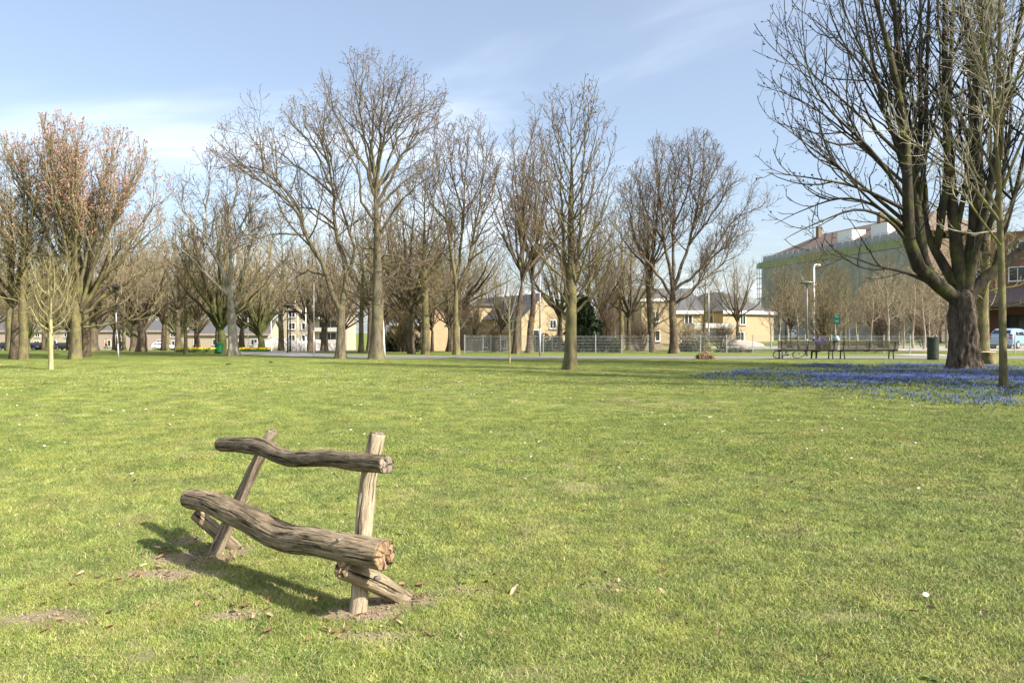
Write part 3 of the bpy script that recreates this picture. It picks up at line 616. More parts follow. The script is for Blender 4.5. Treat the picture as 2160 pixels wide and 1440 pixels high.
# --- big old multi-limbed tree by the flowers
d = Dp(778); B = (2035, 778)
spec = [(.40,.05,[(2030,640),(1978,606),(1932,572),(1903,520),(1893,400),(1880,290),(1848,150),(1800,0),(1765,-110)], -1.5),
 (.30,.05,[(1962,596),(1946,540),(1941,450),(1926,330),(1910,150),(1906,0),(1890,-170)], 1.0),
 (.30,.05,[(2028,620),(2003,560),(1976,480),(1966,350),(1960,206)], 1.4),
 (.16,.05,[(1966,340),(1984,250),(1992,130),(2004,0),(2010,-170)], 1.2),
 (.36,.05,[(2030,612),(2018,500),(2008,350),(2001,150),(2004,0),(2000,-230)], .4),
 (.38,.05,[(2036,612),(2052,480),(2046,300),(2051,100),(2062,-60),(2070,-260)], -.8),
 (.32,.05,[(2038,632),(2092,566),(2150,530),(2205,450),(2245,300),(2280,120),(2300,-60)], -1.2),
 (.30,.05,[(2038,605),(2082,450),(2101,250),(2128,60),(2150,-210)], 2.2),
 (.24,.05,[(2034,608),(2060,430),(2075,200),(2090,0),(2100,-200)], -2.8),
 (.20,.05,[(2040,600),(2130,430),(2200,250),(2240,60)], 2.8),
 (.20,.05,[(1990,520),(1990,400),(1975,230),(1960,60),(1950,-150)], -2.6),
 (.10,.02,[(1962,600),(1900,578),(1822,562),(1750,542),(1700,548)], -1.2),
 (.11,.02,[(1903,520),(1850,470),(1780,452),(1700,478),(1640,505),(1612,520)], -1.4),
 (.11,.02,[(1900,500),(1840,440),(1770,420),(1690,445),(1640,470)], .8),
 (.12,.02,[(1895,430),(1812,335),(1712,255),(1660,190),(1636,85)], -1.8),
 (.11,.02,[(1893,470),(1780,385),(1680,320),(1602,268)], -.8),
 (.11,.02,[(1894,450),(1790,408),(1690,392),(1585,384)], -1.0),
 (.10,.02,[(1883,300),(1802,165),(1742,70),(1700,-30)], -1.2),
 (.10,.02,[(1888,350),(1770,230),(1692,150),(1634,86)], .8),
 (.09,.02,[(1890,400),(1790,290),(1700,205),(1625,160)], 1.8),
 (.09,.02,[(1870,250),(1790,130),(1720,40),(1690,0)], 1.6),
 (.09,.02,[(1900,490),(1800,430),(1700,350),(1612,310)], -2.0),
 (.09,.02,[(1926,330),(1870,190),(1820,60),(1790,-60)], 1.8),
 (.09,.02,[(1941,450),(1880,330),(1800,230),(1740,120)], 2.6),
 (.09,.02,[(2150,530),(2230,500),(2320,480),(2400,430)], -1), (.09,.02,[(2205,450),(2290,330),(2380,230)], -1), (.09,.02,[(2245,300),(2330,180),(2400,60)], .6),
 (.15,.05,[(1903,520),(1908,420),(1905,300),(1900,150),(1885,0),(1870,-150)], .8),(.14,.05,[(1941,450),(1950,330),(1945,200),(1940,60),(1938,-120)], -1),(.14,.05,[(1976,480),(1985,380),(1978,250),(1975,100),(1978,-100)], 1.6),
 (.15,.05,[(2018,500),(2028,380),(2025,220),(2028,60),(2030,-150)], -1.8),(.14,.05,[(2052,480),(2068,350),(2072,200),(2080,50),(2085,-150)], 1.8),(.13,.05,[(1893,400),(1868,280),(1850,180),(1838,60),(1820,-80)], 1.4),
 (.12,.05,[(2101,250),(2095,150),(2110,20),(2112,-120)], -.8),(.13,.05,[(2092,566),(2110,450),(2120,330),(2122,180),(2130,30)], -2),(.11,.05,[(1926,330),(1900,220),(1880,100),(1860,-20)], -1.2),(.12,.05,[(2150,530),(2160,400),(2165,250),(2170,100),(2180,-60)], -.6)]
limbs = px_limbs(B, d, spec, rt)
chestnut = build_tree('chestnut_tree', 'massive dark old tree with many mossy upright limbs beside the blue flowers', at(2035, d),
    tpx(*B, d, [(2035,786),(2034,740),(2032,690),(2030,645),(2030,622)]), [.56,.49,.45,.46,.38], limbs, 21, 'dark', 'dark', 'dark', env=ell(8.5, -7, 25, -.3, 0, 2.2), l2=(1.3,2.2), l3=(1.8,.85), l4=(2.6,.28),
    up=(.10,.12,.12), ang=((40,12),(42,14),(45,16)), tw=.0085, flare=.32, lobes=7, rough=.11, tbark='ctrunk', budsize=.045, budper=.5, TS=64, TK=90, out=.0, trunk_twigs=False, fz=.28, l15=(.5,3.4,.11,27), lth=.72)
# --- young tree in front of it
d = Dp(818); B = (2118, 818)
spec = [(.06,.012,[(2110,470),(2030,380),(1950,330),(1880,290),(1850,262)], -.6),(.05,.012,[(2108,450),(2050,330),(2000,280),(1960,250)], .8),
 (.06,.012,[(2112,430),(2095,330),(2070,200),(2040,90),(2020,0)], -.7),(.055,.012,[(2115,480),(2160,400),(2215,340),(2260,300)], .8),
 (.05,.012,[(2112,400),(2140,300),(2180,200),(2220,120)], -.9),(.05,.01,[(2108,400),(2080,300),(2000,180),(1950,120)], 1.0),
 (.05,.01,[(2112,520),(2060,480),(1990,420),(1920,400)], -1.1),(.05,.01,[(2114,530),(2170,480),(2230,450)], -.6),(.045,.01,[(2106,340),(2090,200),(2085,80),(2080,-60)], 1.1),
 (.045,.01,[(2106,330),(2120,180),(2150,40),(2180,-80)], .7),(.04,.01,[(2106,300),(2060,160),(2030,40),(2010,-80)], -1.0),(.04,.01,[(2110,200),(2100,60),(2110,-100),(2112,-240)], .5),
 (.04,.01,[(2110,250),(2070,60),(2040,-80)], 1.4),(.04,.01,[(2110,0),(2080,-160),(2050,-330)], .8),(.04,.01,[(2110,-40),(2150,-200),(2180,-350)], -.8),(.04,.01,[(2110,60),(2050,-120),(1990,-260)], -1.2),(.04,.01,[(2110,40),(2180,-120),(2240,-250)], 1.2),(.04,.01,[(2110,260),(2150,60),(2200,-100)], -1.4)]
limbs = px_limbs(B, d, spec, rt)
build_tree('young_tree', 'slim young tree with pale bare branches in front of the massive old tree', at(2118, d),
    tpx(*B, d, [(2118,826),(2115,700),(2112,560),(2108,430),(2106,300),(2108,100),(2110,-160),(2112,-420)]), [.088,.08,.075,.062,.05,.042,.03,.012], limbs, 31, 'olive', 'pale', None, l15=(.55,1.8,.12), env=ell(4.2, 1.5, 15.5, -.3, 0, 2.4), l2=(3.4,1.2), l3=(3.8,.5), l4=(4.5,.24),
    tw=.0045, flare=.45, up=(.16,.1,.06), S=(6,4,3,3), trunk_twigs=False)
# --- pair of tall trees left of centre
d = Dp(756); B = (718, 756)
spec = [(.20,.03,[(716,650),(692,590),(676,545),(650,500),(640,455),(606,420),(556,388),(512,342),(465,300)], -1.2),
 (.12,.02,[(650,500),(632,440),(600,398),(552,358),(500,345),(440,352)], 1.0),
 (.20,.03,[(722,640),(731,560),(716,515),(702,470),(696,400),(690,345),(672,282),(648,220)], .8),
 (.13,.02,[(727,600),(748,530),(738,480),(722,430),(712,370),(705,330),(690,260)], -1.6),
 (.07,.015,[(652,500),(603,496),(556,508),(516,530),(490,560)], -.8),(.07,.015,[(692,585),(645,572),(605,598),(575,640)], .8),
 (.09,.015,[(700,410),(655,372),(602,332),(560,312),(525,330)], -1.8),(.09,.015,[(696,390),(645,292),(606,252),(588,212)], .8),
 (.08,.015,[(692,360),(680,290),(690,230),(700,190)], -1),(.08,.015,[(690,345),(640,270),(620,220),(640,190)], 1.8),(.08,.015,[(640,455),(600,390),(570,330),(540,300)], -1.8),
 (.08,.015,[(702,470),(660,440),(620,430),(570,440)], 1.6)]
limbs = px_limbs(B, d, spec, rt, wig=.04)
build_tree('tall_tree', 'tall bare tree forking low with long limbs arching over to the lamp posts', at(718, d), tpx(*B, d, [(718,764),(718,720),(720,670),(722,630)]), [.26,.235,.215,.19], limbs, 41, 'grey', 'purple', 'purple',
    l2=(2.4,1.9), l3=(4.0,.8), l4=(4.6,.32), tw=.0072, budsize=.036, budper=.55, flare=.55, t2=.3, l15=(.45,2.6,.02,38), env=ell(4.5, 1.2, 14.2, -2.6, 0, 2.5))
B = (793, 757); d = Dp(757)
spec = [(.13,.02,[(790,412),(775,360),(752,318),(722,262),(692,205)], -1.2),(.13,.02,[(790,412),(786,340),(783,250),(778,165)], .6),(.13,.02,[(792,420),(802,330),(812,250),(822,160)], -1.4),
 (.13,.02,[(792,402),(830,350),(862,290),(892,215)], 1.2),(.12,.02,[(793,430),(822,390),(852,330),(902,272),(938,235)], -.8),(.11,.02,[(790,392),(770,300),(742,232),(712,170)], 1.8),
 (.11,.02,[(795,470),(768,432),(764,380),(738,310),(715,270)], -1.8),(.10,.02,[(793,440),(850,380),(890,350),(930,320)], 1.6),(.10,.02,[(792,400),(800,300),(850,200),(862,150)], 2.0),
 (.10,.02,[(792,410),(770,280),(760,190),(750,150)], -2.4),(.10,.02,[(792,400),(822,280),(872,190)], -2.2),(.09,.02,[(792,420),(835,300),(915,200)], .2),(.09,.02,[(795,500),(840,440),(885,400),(920,380)], -1.5),
 (.09,.015,[(797,600),(838,570),(848,520),(835,480),(826,455)], -.8),(.07,.012,[(797,560),(860,545),(910,560),(950,600)], .8),(.05,.012,[(797,585),(765,560),(740,565),(715,600)], -.8),(.05,.012,[(797,530),(765,520),(735,540)], 1.2),(.05,.012,[(797,545),(840,540),(880,575)], -1.2)]
limbs = px_limbs(B, d, spec, rt, wig=.04)
build_tree('tall_tree', 'tallest bare tree, straight thick trunk and wide domed twiggy crown', at(793, d), tpx(*B, d, [(793,766),(795,700),(797,620),(797,540),(794,460),(790,395)]), [.36,.32,.29,.245,.20,.14], limbs, 43, 'grey', 'purple', 'purple',
    l2=(2.4,1.8), l3=(4.0,.8), l4=(4.6,.32), tw=.0072, budsize=.036, budper=.55, flare=.6, t2=.3, out=.1, l15=(.5,2.4,.02,38), env=ell(4.1, 2.0, 16.1, .35, 0, 2.7))
# --- isolated tree on the lawn
d = Dp(780); B = (1205, 780)
spec = []
rr_ = np.random.RandomState(8)
def side(y0, dx, y1, dep, r): spec.append((r, .012, [(1205, y0), (1205+dx*.45, y0-(y0-y1)*.28), (1205+dx*.8, y0-(y0-y1)*.62), (1205+dx, y1)], dep))
for y0, dx, y1, dep, r in [(672,-95,545,.6,.075),(668,92,520,-.6,.08),(655,-75,470,-1.2,.07),(650,70,500,1.3,.065),(640,-130,560,.3,.05),(640,118,530,.5,.06),(625,-40,400,1.5,.07),(620,50,410,-1.5,.07),
    (600,-112,450,-.5,.065),(590,108,430,.4,.07),(575,-70,380,1.2,.06),(565,75,380,-1.2,.06),(545,-100,400,-1.,.055),(530,98,370,.9,.055),(510,-60,330,-1.1,.055),(500,60,320,1.1,.055),(480,-85,340,.5,.05),(470,88,300,-.5,.05),
    (450,-45,270,1,.05),(440,50,260,-1,.05),(420,-70,280,-.5,.045),(400,75,250,.5,.045),(380,-40,220,.8,.04),(360,45,200,-.8,.04),(340,-50,210,-.5,.035),(320,48,190,.5,.035),(300,-25,185,.5,.03),(280,25,178,-.5,.03),(580,130,470,-.4,.05),(560,-128,430,.6,.05)]: side(y0, dx, y1, dep, r)
spec += [(.11,.02,[(1204,640),(1190,540),(1186,430),(1182,330),(1178,240)], .5),(.11,.02,[(1206,620),(1222,520),(1226,420),(1232,310),(1240,225)], -.5)]
limbs = px_limbs(B, d, spec, rt, wig=.02)
build_tree('lawn_tree', 'narrow upright bare tree with a yellow mossy stem standing alone on the lawn', at(1205, d), tpx(*B, d, [(1203,788),(1204,740),(1205,660),(1206,560),(1204,460),(1206,360),(1204,280),(1206,215)]), [.225,.205,.185,.16,.13,.09,.05,.02], limbs, 51, 'olive', 'brown', 'purple',
    l2=(3.8,1.05), l3=(4.8,.48), l4=(4.5,.24), tw=.0055, budsize=.035, budper=.35, flare=.7, up=(.2,.12,.06), split=True, S=(6,4,3,3))
# --- plane tree
d = Dp(750); B = (490, 750)
spec = [(.14,.02,[(485,625),(452,592),(416,552),(386,520),(358,535),(340,560)], -1.2),(.15,.02,[(484,618),(460,560),(431,500),(426,440),(402,375)], .8),(.13,.02,[(488,620),(490,560),(502,512),(532,490),(568,486)], -1.0),
 (.15,.02,[(486,610),(481,540),(471,450),(462,350)], 1.2),(.12,.02,[(488,615),(521,540),(516,470),(512,415),(530,360)], 1.4),(.09,.02,[(452,592),(428,560),(424,520),(396,480)], 1.0),(.08,.02,[(426,440),(440,380),(448,330)], -1),
 (.08,.02,[(502,512),(540,450),(575,420)], -1.4),(.08,.02,[(431,500),(395,450),(372,400)], -1.2),(.08,.02,[(471,450),(500,390),(490,330)], -1.4),(.07,.02,[(486,640),(530,600),(575,570),(600,540)], .6)]
limbs = px_limbs(B, d, spec, rt, wig=.04)
build_tree('plane_tree', 'bare tree with smooth pale grey trunk rising from a patch of bare soil', at(490, d), tpx(*B, d, [(492,758),(491,710),(488,660),(485,605)]), [.32,.27,.24,.19], limbs, 61, 'plane', 'brown', 'brown', l2=(3.0,1.7), l3=(4.4,.75), l4=(5,.34), tw=.008, budsize=.04, budper=.3, flare=.5, t2=.3, l15=(.5,2.2,.06), env=ell(4.2, 1.5, 12.6, -.6, 0, 2.5))
# --- right of centre group
d = Dp(745.5); B = (1420, 745)
spec = [(.17,.02,[(1419,612),(1402,520),(1386,400),(1380,285)], -.8),(.16,.02,[(1420,610),(1422,480),(1430,370),(1425,300)], 1.2),(.16,.02,[(1421,605),(1452,520),(1480,400),(1492,288)], .6),(.14,.02,[(1422,612),(1482,560),(1541,470),(1598,440)], -1.0),
 (.13,.02,[(1424,640),(1470,602),(1522,560),(1572,500)], 1.2),(.13,.02,[(1416,622),(1372,562),(1338,510),(1325,400)], -.8),(.10,.02,[(1452,520),(1500,450),(1545,380)], -1.2),(.10,.02,[(1402,520),(1360,430),(1345,350)], 1.4),
 (.10,.02,[(1422,480),(1450,400),(1460,310)], -1.6),(.09,.02,[(1480,560),(1530,520),(1590,480)], .8),(.09,.02,[(1480,430),(1515,350),(1530,320)], 1.2),(.08,.02,[(1424,640),(1460,610),(1480,560),(1510,520)], -2.2),(.08,.02,[(1416,640),(1385,610),(1350,590),(1320,600)], 1)]
limbs = px_limbs(B, d, spec, rt, wig=.04)
build_tree('spreading_tree', 'broad vase-shaped bare tree with grey trunk behind the wire fence', at(1420, d), tpx(*B, d, [(1423,752),(1421,700),(1418,650),(1420,590)]), [.31,.26,.235,.19], limbs, 71, 'brown', 'brown', None, l2=(3.4,1.9), l3=(4.4,.8), l4=(5,.34), tw=.0085, flare=.6, t2=.25, up=(.18,.12,.06), l15=(.6,2.4,.12), env=ell(5.6, .6, 14.6, 1.4, 0, 2.4))
d = Dp(743); B = (1374, 743)
limbs = auto_limbs(np.random.RandomState(4), 'vase', 13.0, .22, 4.6, 2.8, 11)
build_tree('slender_tree', 'thinner dark bare tree close beside the broad vase-shaped tree', at(1374, d), tpx(*B, d, [(1376,750),(1372,690),(1368,620),(1366,560),(1368,420)]), [.22,.19,.17,.14,.05], limbs, 72, 'brown', 'olive', None, l2=(3.0,1.7), l3=(4,.75), l4=(4.5,.34), tw=.008)
d = Dp(748); B = (962, 748)
spec = [(.14,.02,[(962,605),(954,550),(944,470),(929,380),(912,285)], -.8),(.14,.02,[(963,600),(968,550),(976,450),(986,275)], 1),(.13,.02,[(965,608),(990,550),(1003,480),(1021,360),(1012,270)], -.6),(.09,.02,[(944,470),(905,420),(882,350)], 1),
 (.09,.02,[(976,450),(955,370),(950,280)], -1.2),(.09,.02,[(1003,480),(1035,420),(1050,330)], .8),(.08,.02,[(990,550),(1040,520),(1080,530)], -1),(.08,.02,[(954,550),(915,520),(880,530)], .6)]
limbs = px_limbs(B, d, spec, rt, wig=.04)
build_tree('forked_tree', 'bare tree with dark straight stem forking in a V at the fence end', at(962, d), tpx(*B, d, [(963,755),(962,700),(961,650),(963,590)]), [.22,.185,.17,.14], limbs, 81, 'olive', 'brown', 'purple', l2=(3.2,1.8), l3=(4.4,.8), l4=(5,.34), tw=.008, budsize=.04, budper=.3, up=(.16,.12,.06), l15=(.45,2.4,.08), env=ell(3.0, 2, 15.4, .2, 0, 2.6))
for (bx, by, lab, sd, H, lean, W) in ((1090,746,'left one of two bare trunks standing together behind the fence, arching limbs',91,15.2,20,2.9),(1119,744,'right one of two bare trunks standing together behind the fence, yellow gable behind',92,14.2,6,2.6)):
    d = Dp(by); limbs = auto_limbs(np.random.RandomState(sd), 'vase', H, .26, 4.6, W, 12)
    limbs = [(p + np.array([.35 if sd == 91 else .1, 0, 0])*np.clip(p[:, 2:3]/4.6, 0, 1), r) for p, r in limbs]
    build_tree('twin_tree', lab, at(bx, d), tpx(bx, by, d, [(bx-2,by+7),(bx,by-50),(bx+6,by-100),(bx+(11 if sd == 91 else 4),by-150)]), [.26,.22,.20,.16], limbs, sd, 'brown', 'purple', 'purple', l2=(2.8,1.8), l3=(4,.8), l4=(4.5,.34), tw=.0085, budsize=.035, budper=.35)
# --- left: red-budded fan-shaped tree and neighbours
d = Dp(757); B = (160, 757)
spec = []
fan = [(150,640,-150,330,.5),(152,640,-120,290,-1.2),(155,640,-85,275,1.4),(158,645,-50,262,-.8),(160,640,-15,270,.8),(163,640,15,285,-1.6),(166,640,50,295,1.2),(168,640,85,310,-.6),(170,640,120,335,.6),(172,645,150,365,-1.2),(174,650,168,400,1.0),(150,655,-160,420,-1.0),
       (155,630,-100,300,2.4),(165,630,100,320,2.2),(160,630,0,290,-2.6),(160,630,-60,300,2.6),(166,630,60,330,-2.6),(172,655,180,470,-.4),(150,660,-150,520,1.2),(178,660,190,540,.6)]
for x0, y0, dx, y1, dep in fan: spec.append((.13, .02, [(x0, y0), (x0+dx*.22, y0-(y0-y1)*.3), (x0+dx*.6, y0-(y0-y1)*.68), (x0+dx, y1)], dep))
spec += [(.10,.02,[(175,680),(215,655),(250,640),(300,600),(340,560)], -.8),(.09,.02,[(178,690),(230,685),(300,672),(360,650)], -.5)]
limbs = px_limbs(B, d, spec, rt, wig=.05)
build_tree('red_budded_tree', 'wide fan-crowned tree with red and orange spring buds at the top', at(160, d), tpx(*B, d, [(160,764),(160,720),(160,680),(162,635)]), [.30,.27,.26,.22], limbs, 101, 'olive', 'tan', 'red', l2=(2.6,1.9), l3=(4,.85), l4=(4.5,.36), tw=.0085, budsize=.042, budper=1.7, budz=6.8, env=ell(4.9, .2, 12.6, .1, 0, 2.4), l15=(.4,2.6,.12), budmat2='orange', up=(.25,.2,.1), ang=((32,10),(34,12),(40,16)), flare=.4, t2=.3)
d = Dp(779); B = (107, 779)
spec = []
for y0, dx, y1, dep in [(708,-45,640,.3),(706,50,645,-.3),(698,-30,620,-.6),(694,34,610,.6),(685,-48,600,.4),(680,50,590,-.5),(670,-25,575,-.6),(665,28,570,.6),(655,-40,560,.2),(650,42,560,-.2),(640,-15,545,.4),(635,18,545,-.4),(625,-28,550,-.4),(620,25,550,.4)]:
    spec.append((.035,.008,[(107,y0),(107+dx*.55,y0-(y0-y1)*.2),(107+dx*.9,y0-(y0-y1)*.6),(107+dx,y1)],dep))
limbs = px_limbs(B, d, spec, rt)
build_tree('young_tree', 'small young tree with bright yellow-green bark and upturned branches', at(107, d), tpx(*B, d, [(108,786),(107,740),(107,690),(108,630),(107,565)]), [.085,.075,.065,.035,.012], limbs, 111, 'young', 'young', None, l2=(6,.9), l3=(6,.42), l4=(5,.2), tw=.0048, flare=.25, up=(.25,.15,.1), ang=((38,10),(40,12),(45,15)), S=(6,4,3,3))
d = Dp(767); B = (1076, 767)
spec = [(.022,.006,[(1076,680),(1095,668),(1106,650)],-.3),(.02,.006,[(1076,672),(1085,640),(1092,610)],.3),(.018,.006,[(1075,660),(1066,635),(1060,610)],.2),(.016,.005,[(1075,640),(1080,615),(1082,595)],-.2),(.016,.005,[(1075,690),(1062,672),(1055,655)],-.2)]
build_tree('sapling', 'thin young sapling on the lawn edge in front of the wire fence', at(1076, d), tpx(*B, d, [(1075,774),(1075,720),(1074,660),(1075,600)]), [.045,.04,.028,.008], px_limbs(B, d, spec, rt), 112, 'young', 'pale', None, l2=(3,.4), l3=(3,.2), l4=None, tw=.0045, flare=.25, S=(5,4,3,3), TS=10, TK=12)

# --- prototypes for the trees further back; every one is placed and then copied
def proto(seed, kind, H, r, fork, W, n, bark, twig, l2, l3, l4, bud=None, tw=.012, ang=None, up=(.15,.12,.06), name='bare_tree', label='x', loc=(0,0,0), budsize=.06, budper=.4, group=None, env=None, flare=.45, tk=14):
    rng = np.random.RandomState(seed); limbs = auto_limbs(rng, kind, H, r, fork, W, n)
    tp = [(0,0,-.15),(rng.randn()*.05,rng.randn()*.05,fork*.5),(0,0,fork*1.1)] + ([(rng.randn()*.1,rng.randn()*.1,fork+(H-fork)*.5),(0,0,H*.96)] if kind == 'leader' else [(0,0,fork*1.35)])
    tr = [r,r*.85,r*.72,r*.42,r*.1] if kind == 'leader' else [r,r*.85,r*.75,r*.5]
    return build_tree(name, label, loc, tp, tr, limbs, seed, bark, twig, bud, group, l2, l3, l4, env=env or ell(W*1.25, fork*.45, H*1.03), tw=tw, split=False, budsize=budsize, budper=budper, ang=ang or ((44,13),(46,15),(50,18)), up=up, S=(5,3,3,3), flare=flare, TS=10, TK=tk, trunk_twigs=(kind == 'leader'))
def place(src, px_, d, label, group=None, s=1.0, rz=0.0, first=False, sx=None):
    o = src if first else copy_tree(src); o.location = at(px_, d); o.rotation_euler = (0, 0, rz); o.scale = ((sx or s), (sx or s), s)
    setp(o, label, 'tree'); 
    if group: o["group"] = group
    elif "group" in o: del o["group"]
    return o
PV = proto(201, 'vase', 11.5, .26, 2.6, 4.2, 13, 'brown', 'tan', (2.6,1.9), (3.4,.9), (3.6,.42), tw=.009)
PR = proto(202, 'vase', 8.5, .34, 2.0, 4.0, 18, 'brown', 'tan', (3.0,1.7), (3.8,.85), (3.6,.42), tw=.010, up=(.2,.15,.08))
PL = proto(203, 'leader', 12.0, .24, 2.6, 2.9, 22, 'olive', 'olive', (2.8,1.5), (3.6,.75), (3.6,.36), tw=.0085)
PF = proto(204, 'vase', 9.0, .30, 1.3, 3.6, 20, 'ivy', 'tan', (3.2,1.7), (3.8,.85), (3.6,.42), tw=.010, up=(.3,.22,.1), ang=((30,10),(34,12),(40,16)))
PS = proto(205, 'leader', 4.6, .07, 1.3, 1.1, 12, 'pale', 'tan', (4,.9), (5,.45), None, tw=.007, name='bare_tree')
# left edge
place(PV, 33, 37.5, 'bare tree with two-toned trunk at the far side of the lawn, dark trunk touching it', s=.98, rz=1.0, first=True)
place(PL, 48, 36.2, 'dark thick-trunked bare tree pressed against the two-toned trunk', s=.92, rz=2.2, first=True)
place(PV, 180, 40.5, 'pale-trunked bare tree right behind the red-budded tree', s=1.0, rz=4.0)
place(PR, 297, 52, 'stout short-trunked tree with a broad low crown behind the bent white pole', s=1.05, rz=.4, first=True)
place(PL, 391, 45.5, 'small dark-stemmed tree between the bent pole and the green bin', s=.52, rz=1.3)
place(PF, 466, 46.5, 'mossy green multi-stemmed tree with a round brown crown beside the green bin', s=1.1, rz=.6, first=True)
place(PF, 548, 53, 'leaning pale-stemmed round-crowned tree above the yellow daffodils', s=.95, rz=2.6)
place(PV, 868, 45.8, 'leaning brown tree of a close pair left of the peach wall', s=.95, rz=2.0)
place(PL, 897, 44.4, 'straight grey-stemmed tree of a close pair left of the peach wall', s=.98, rz=.9, sx=1.1)
place(PL, 762, 48.5, 'thin dark tree seen between the two tall trees', s=.8, rz=3.3)
place(PV, 688, 52, 'small dark tree left of the tall forked tree beside the path', s=.62, rz=5.0)
place(PV, 912, 56, 'small bare tree in front of the peach wall', s=.6, rz=.3)
place(PV, 948, 54, 'pale-stemmed small tree against the peach wall', s=.62, rz=1.4)
place(PV, 1057, 53, 'small pale-stemmed tree inside the fence before the dark house', s=.58, rz=2.9)
place(PL, 1240, 52, 'bare tree rising behind the dark evergreen', s=.88, rz=2.0)
place(PV, 1268, 56, 'grey bare tree between the evergreen and the laurel bush', s=.92, rz=3.0)
place(PV, 1326, 55, 'bare tree with pinkish twigs left of the yellow house with white fascia', s=.85, rz=4.4)
place(PL, 1310, 60, 'tall thin tree behind the laurel bush', s=1.05, rz=1.4)
place(PV, 1182, 60, 'bare tree behind the lone lawn tree', s=.98, rz=.8)
place(PV, 846, 60, 'bare tree behind the close pair', s=1.0, rz=5.5)
place(PL, 2072, Dp(746), 'pale mossy-trunked tree standing behind the cut stump', s=1.1, rz=2.2, sx=1.65)
place(PV, 1668, 56, 'thin leafless tree with spreading twigs left of the tall white lamp', s=.5, rz=3.6)
# big tree outside the picture whose shade falls over the flowers
# (it stands a few steps beyond the right edge of the view)
place(chestnut, 2081, 1, 'x', s=1.0, rz=2.0).location = (27.0, 17.0, 0.0)
setp([o for o in COL.objects if o.name.startswith('chestnut_tree') and o is not chestnut and o.parent is None][-1], 'second old tree beyond the flowers whose shade falls over them', 'tree')
place(PV, 2081, 1, 'bare tree beyond the slim young tree, shading the lawn', s=1.5, rz=.5).location = (18.2, 15.3, 0.0)
# far rows
rb = np.random.RandomState(77); srcs = [PV, PR, PL, PF]
for i in range(24):
    pxx = -60 + i*44 + rb.randint(-12, 12); dd = 60 + rb.rand()*32
    place(srcs[rb.choice(4, p=[.3,.35,.2,.15])], pxx, dd, 'bare tree in the row behind the western lawn', 'trees behind the western lawn', s=1.0 + .45*rb.rand(), rz=rb.rand()*6)
for i in range(26):
    pxx = -100 + i*(30 if i < 18 else 46) + rb.randint(-15, 15); dd = 96 + rb.rand()*40
    place(srcs[rb.choice(4, p=[.3,.4,.2,.1])], pxx, dd, 'distant bare tree before the far houses', 'distant trees before the far houses', s=1.05 + .45*rb.rand(), rz=rb.rand()*6)
for i in range(5):
    pxx = 1190 + i*95 + rb.randint(-15, 15); dd = 68 + rb.rand()*18
    place(srcs[rb.choice([0, 2])], pxx, dd, 'bare garden tree near the yellow houses', 'garden trees near the yellow houses', s=.55 + .3*rb.rand(), rz=rb.rand()*6)
first = True
for i in range(24):
    pxx = 1630 + i*16.5 + rb.randint(-6, 6); dd = 49 + rb.rand()*18
    if 1725 < pxx < 1765 and dd < 56: dd += 8
    place(PS, pxx, dd, 'pale thin sapling in the thicket across the path', 'saplings in the thicket', s=.8 + .6*rb.rand(), rz=rb.rand()*6, first=first); first = False
for i in range(14):
    pxx = 1640 + i*29 + rb.randint(-10, 10); dd = 68 + rb.rand()*16
    place(srcs[rb.choice([0, 2])], pxx, dd, 'bare street tree in front of the scaffolded building', 'street trees before the scaffolded building', s=.55 + .3*rb.rand(), rz=rb.rand()*6)

# --- shrubs
def shrub(name, label, px_, d, nst, H, W, seed, twig='olive', bark='olive', dens=(3.6,1.1), l3=(5,.55), l4=(5,.28), tw=.008, lean=.9):
    rng = np.random.RandomState(seed); root = empty(name, at(px_, d)); setp(root, label, 'shrub'); P = []; R = []
    for i in range(nst):
        az = i*2.4 + rng.randn()*.2; th = (i+.5)/nst; r = W*th**.7*(.85+.3*rng.rand()); h = H*(1-.55*th**2)*(.85+.25*rng.rand()); c_, s_ = math.cos(az), math.sin(az); b0 = .12*W*th
        P.append(resample([(b0*c_, b0*s_, -.05), ((b0+.3*(r-b0))*c_, (b0+.3*(r-b0))*s_, h*.5), (r*c_, r*s_, h)], 10)); R.append(taper(P[-1], .028+.02*rng.rand(), .008))
    P = np.stack(P); R = np.stack(R); v, f = tubes(P, R, 4); obj('stems', mesh_np('stems', v, f, BARK[bark]), root)
    Q2, R2 = grow(P, R, rng, dens[0], dens[1], 6, (30,10), .2, 1, .15, .14, .6, tw*1.2); Q3, R3 = grow(Q2, R2, rng, l3[0], l3[1], 4, (36,12), .1, 1, .1, .16, .65, tw)
    pp = [tubes(Q2, R2, 3), tubes(Q3, R3, 3)]
    if l4: Q4, R4 = grow(Q3, R3, rng, l4[0], l4[1], 3, (40,14), .1, 1, .05, .2, .7, tw*.9); pp.append(tubes(Q4, R4, 3))
    v, f = joinVF(pp); setp(obj('crown', mesh_np('crown', v, f, TWIG[twig]), root), kind='stuff'); return root
shrub('bare_shrub', 'big fan-shaped leafless shrub behind the park benches', 1740, 50.5, 30, 4.6, 2.6, 301, 'tan', 'olive')
shrub('bare_shrub', 'reddish leafless shrub inside the fence before the dark house', 1003, 51, 22, 3.4, 1.2, 302, 'tan', 'brown')
shrub('bare_shrub', 'tall thicket of upright brown canes right of the evergreen', 1278, 54, 30, 4.4, 1.6, 303, 'brown', 'brown')
shrub('bare_shrub', 'low arching leafless shrub before the yellow house with white fascia', 1352, 52, 26, 2.2, 1.9, 304, 'brown', 'brown')
shrub('bare_shrub', 'straw-coloured arching shrub right of the broad vase-shaped tree', 1450, 51, 24, 1.9, 1.7, 305, 'tan', 'olive')
shrub('bare_shrub', 'twiggy hedge shrub in front of the grey-roofed house', 1522, 54, 24, 1.7, 1.9, 306, 'brown', 'brown')
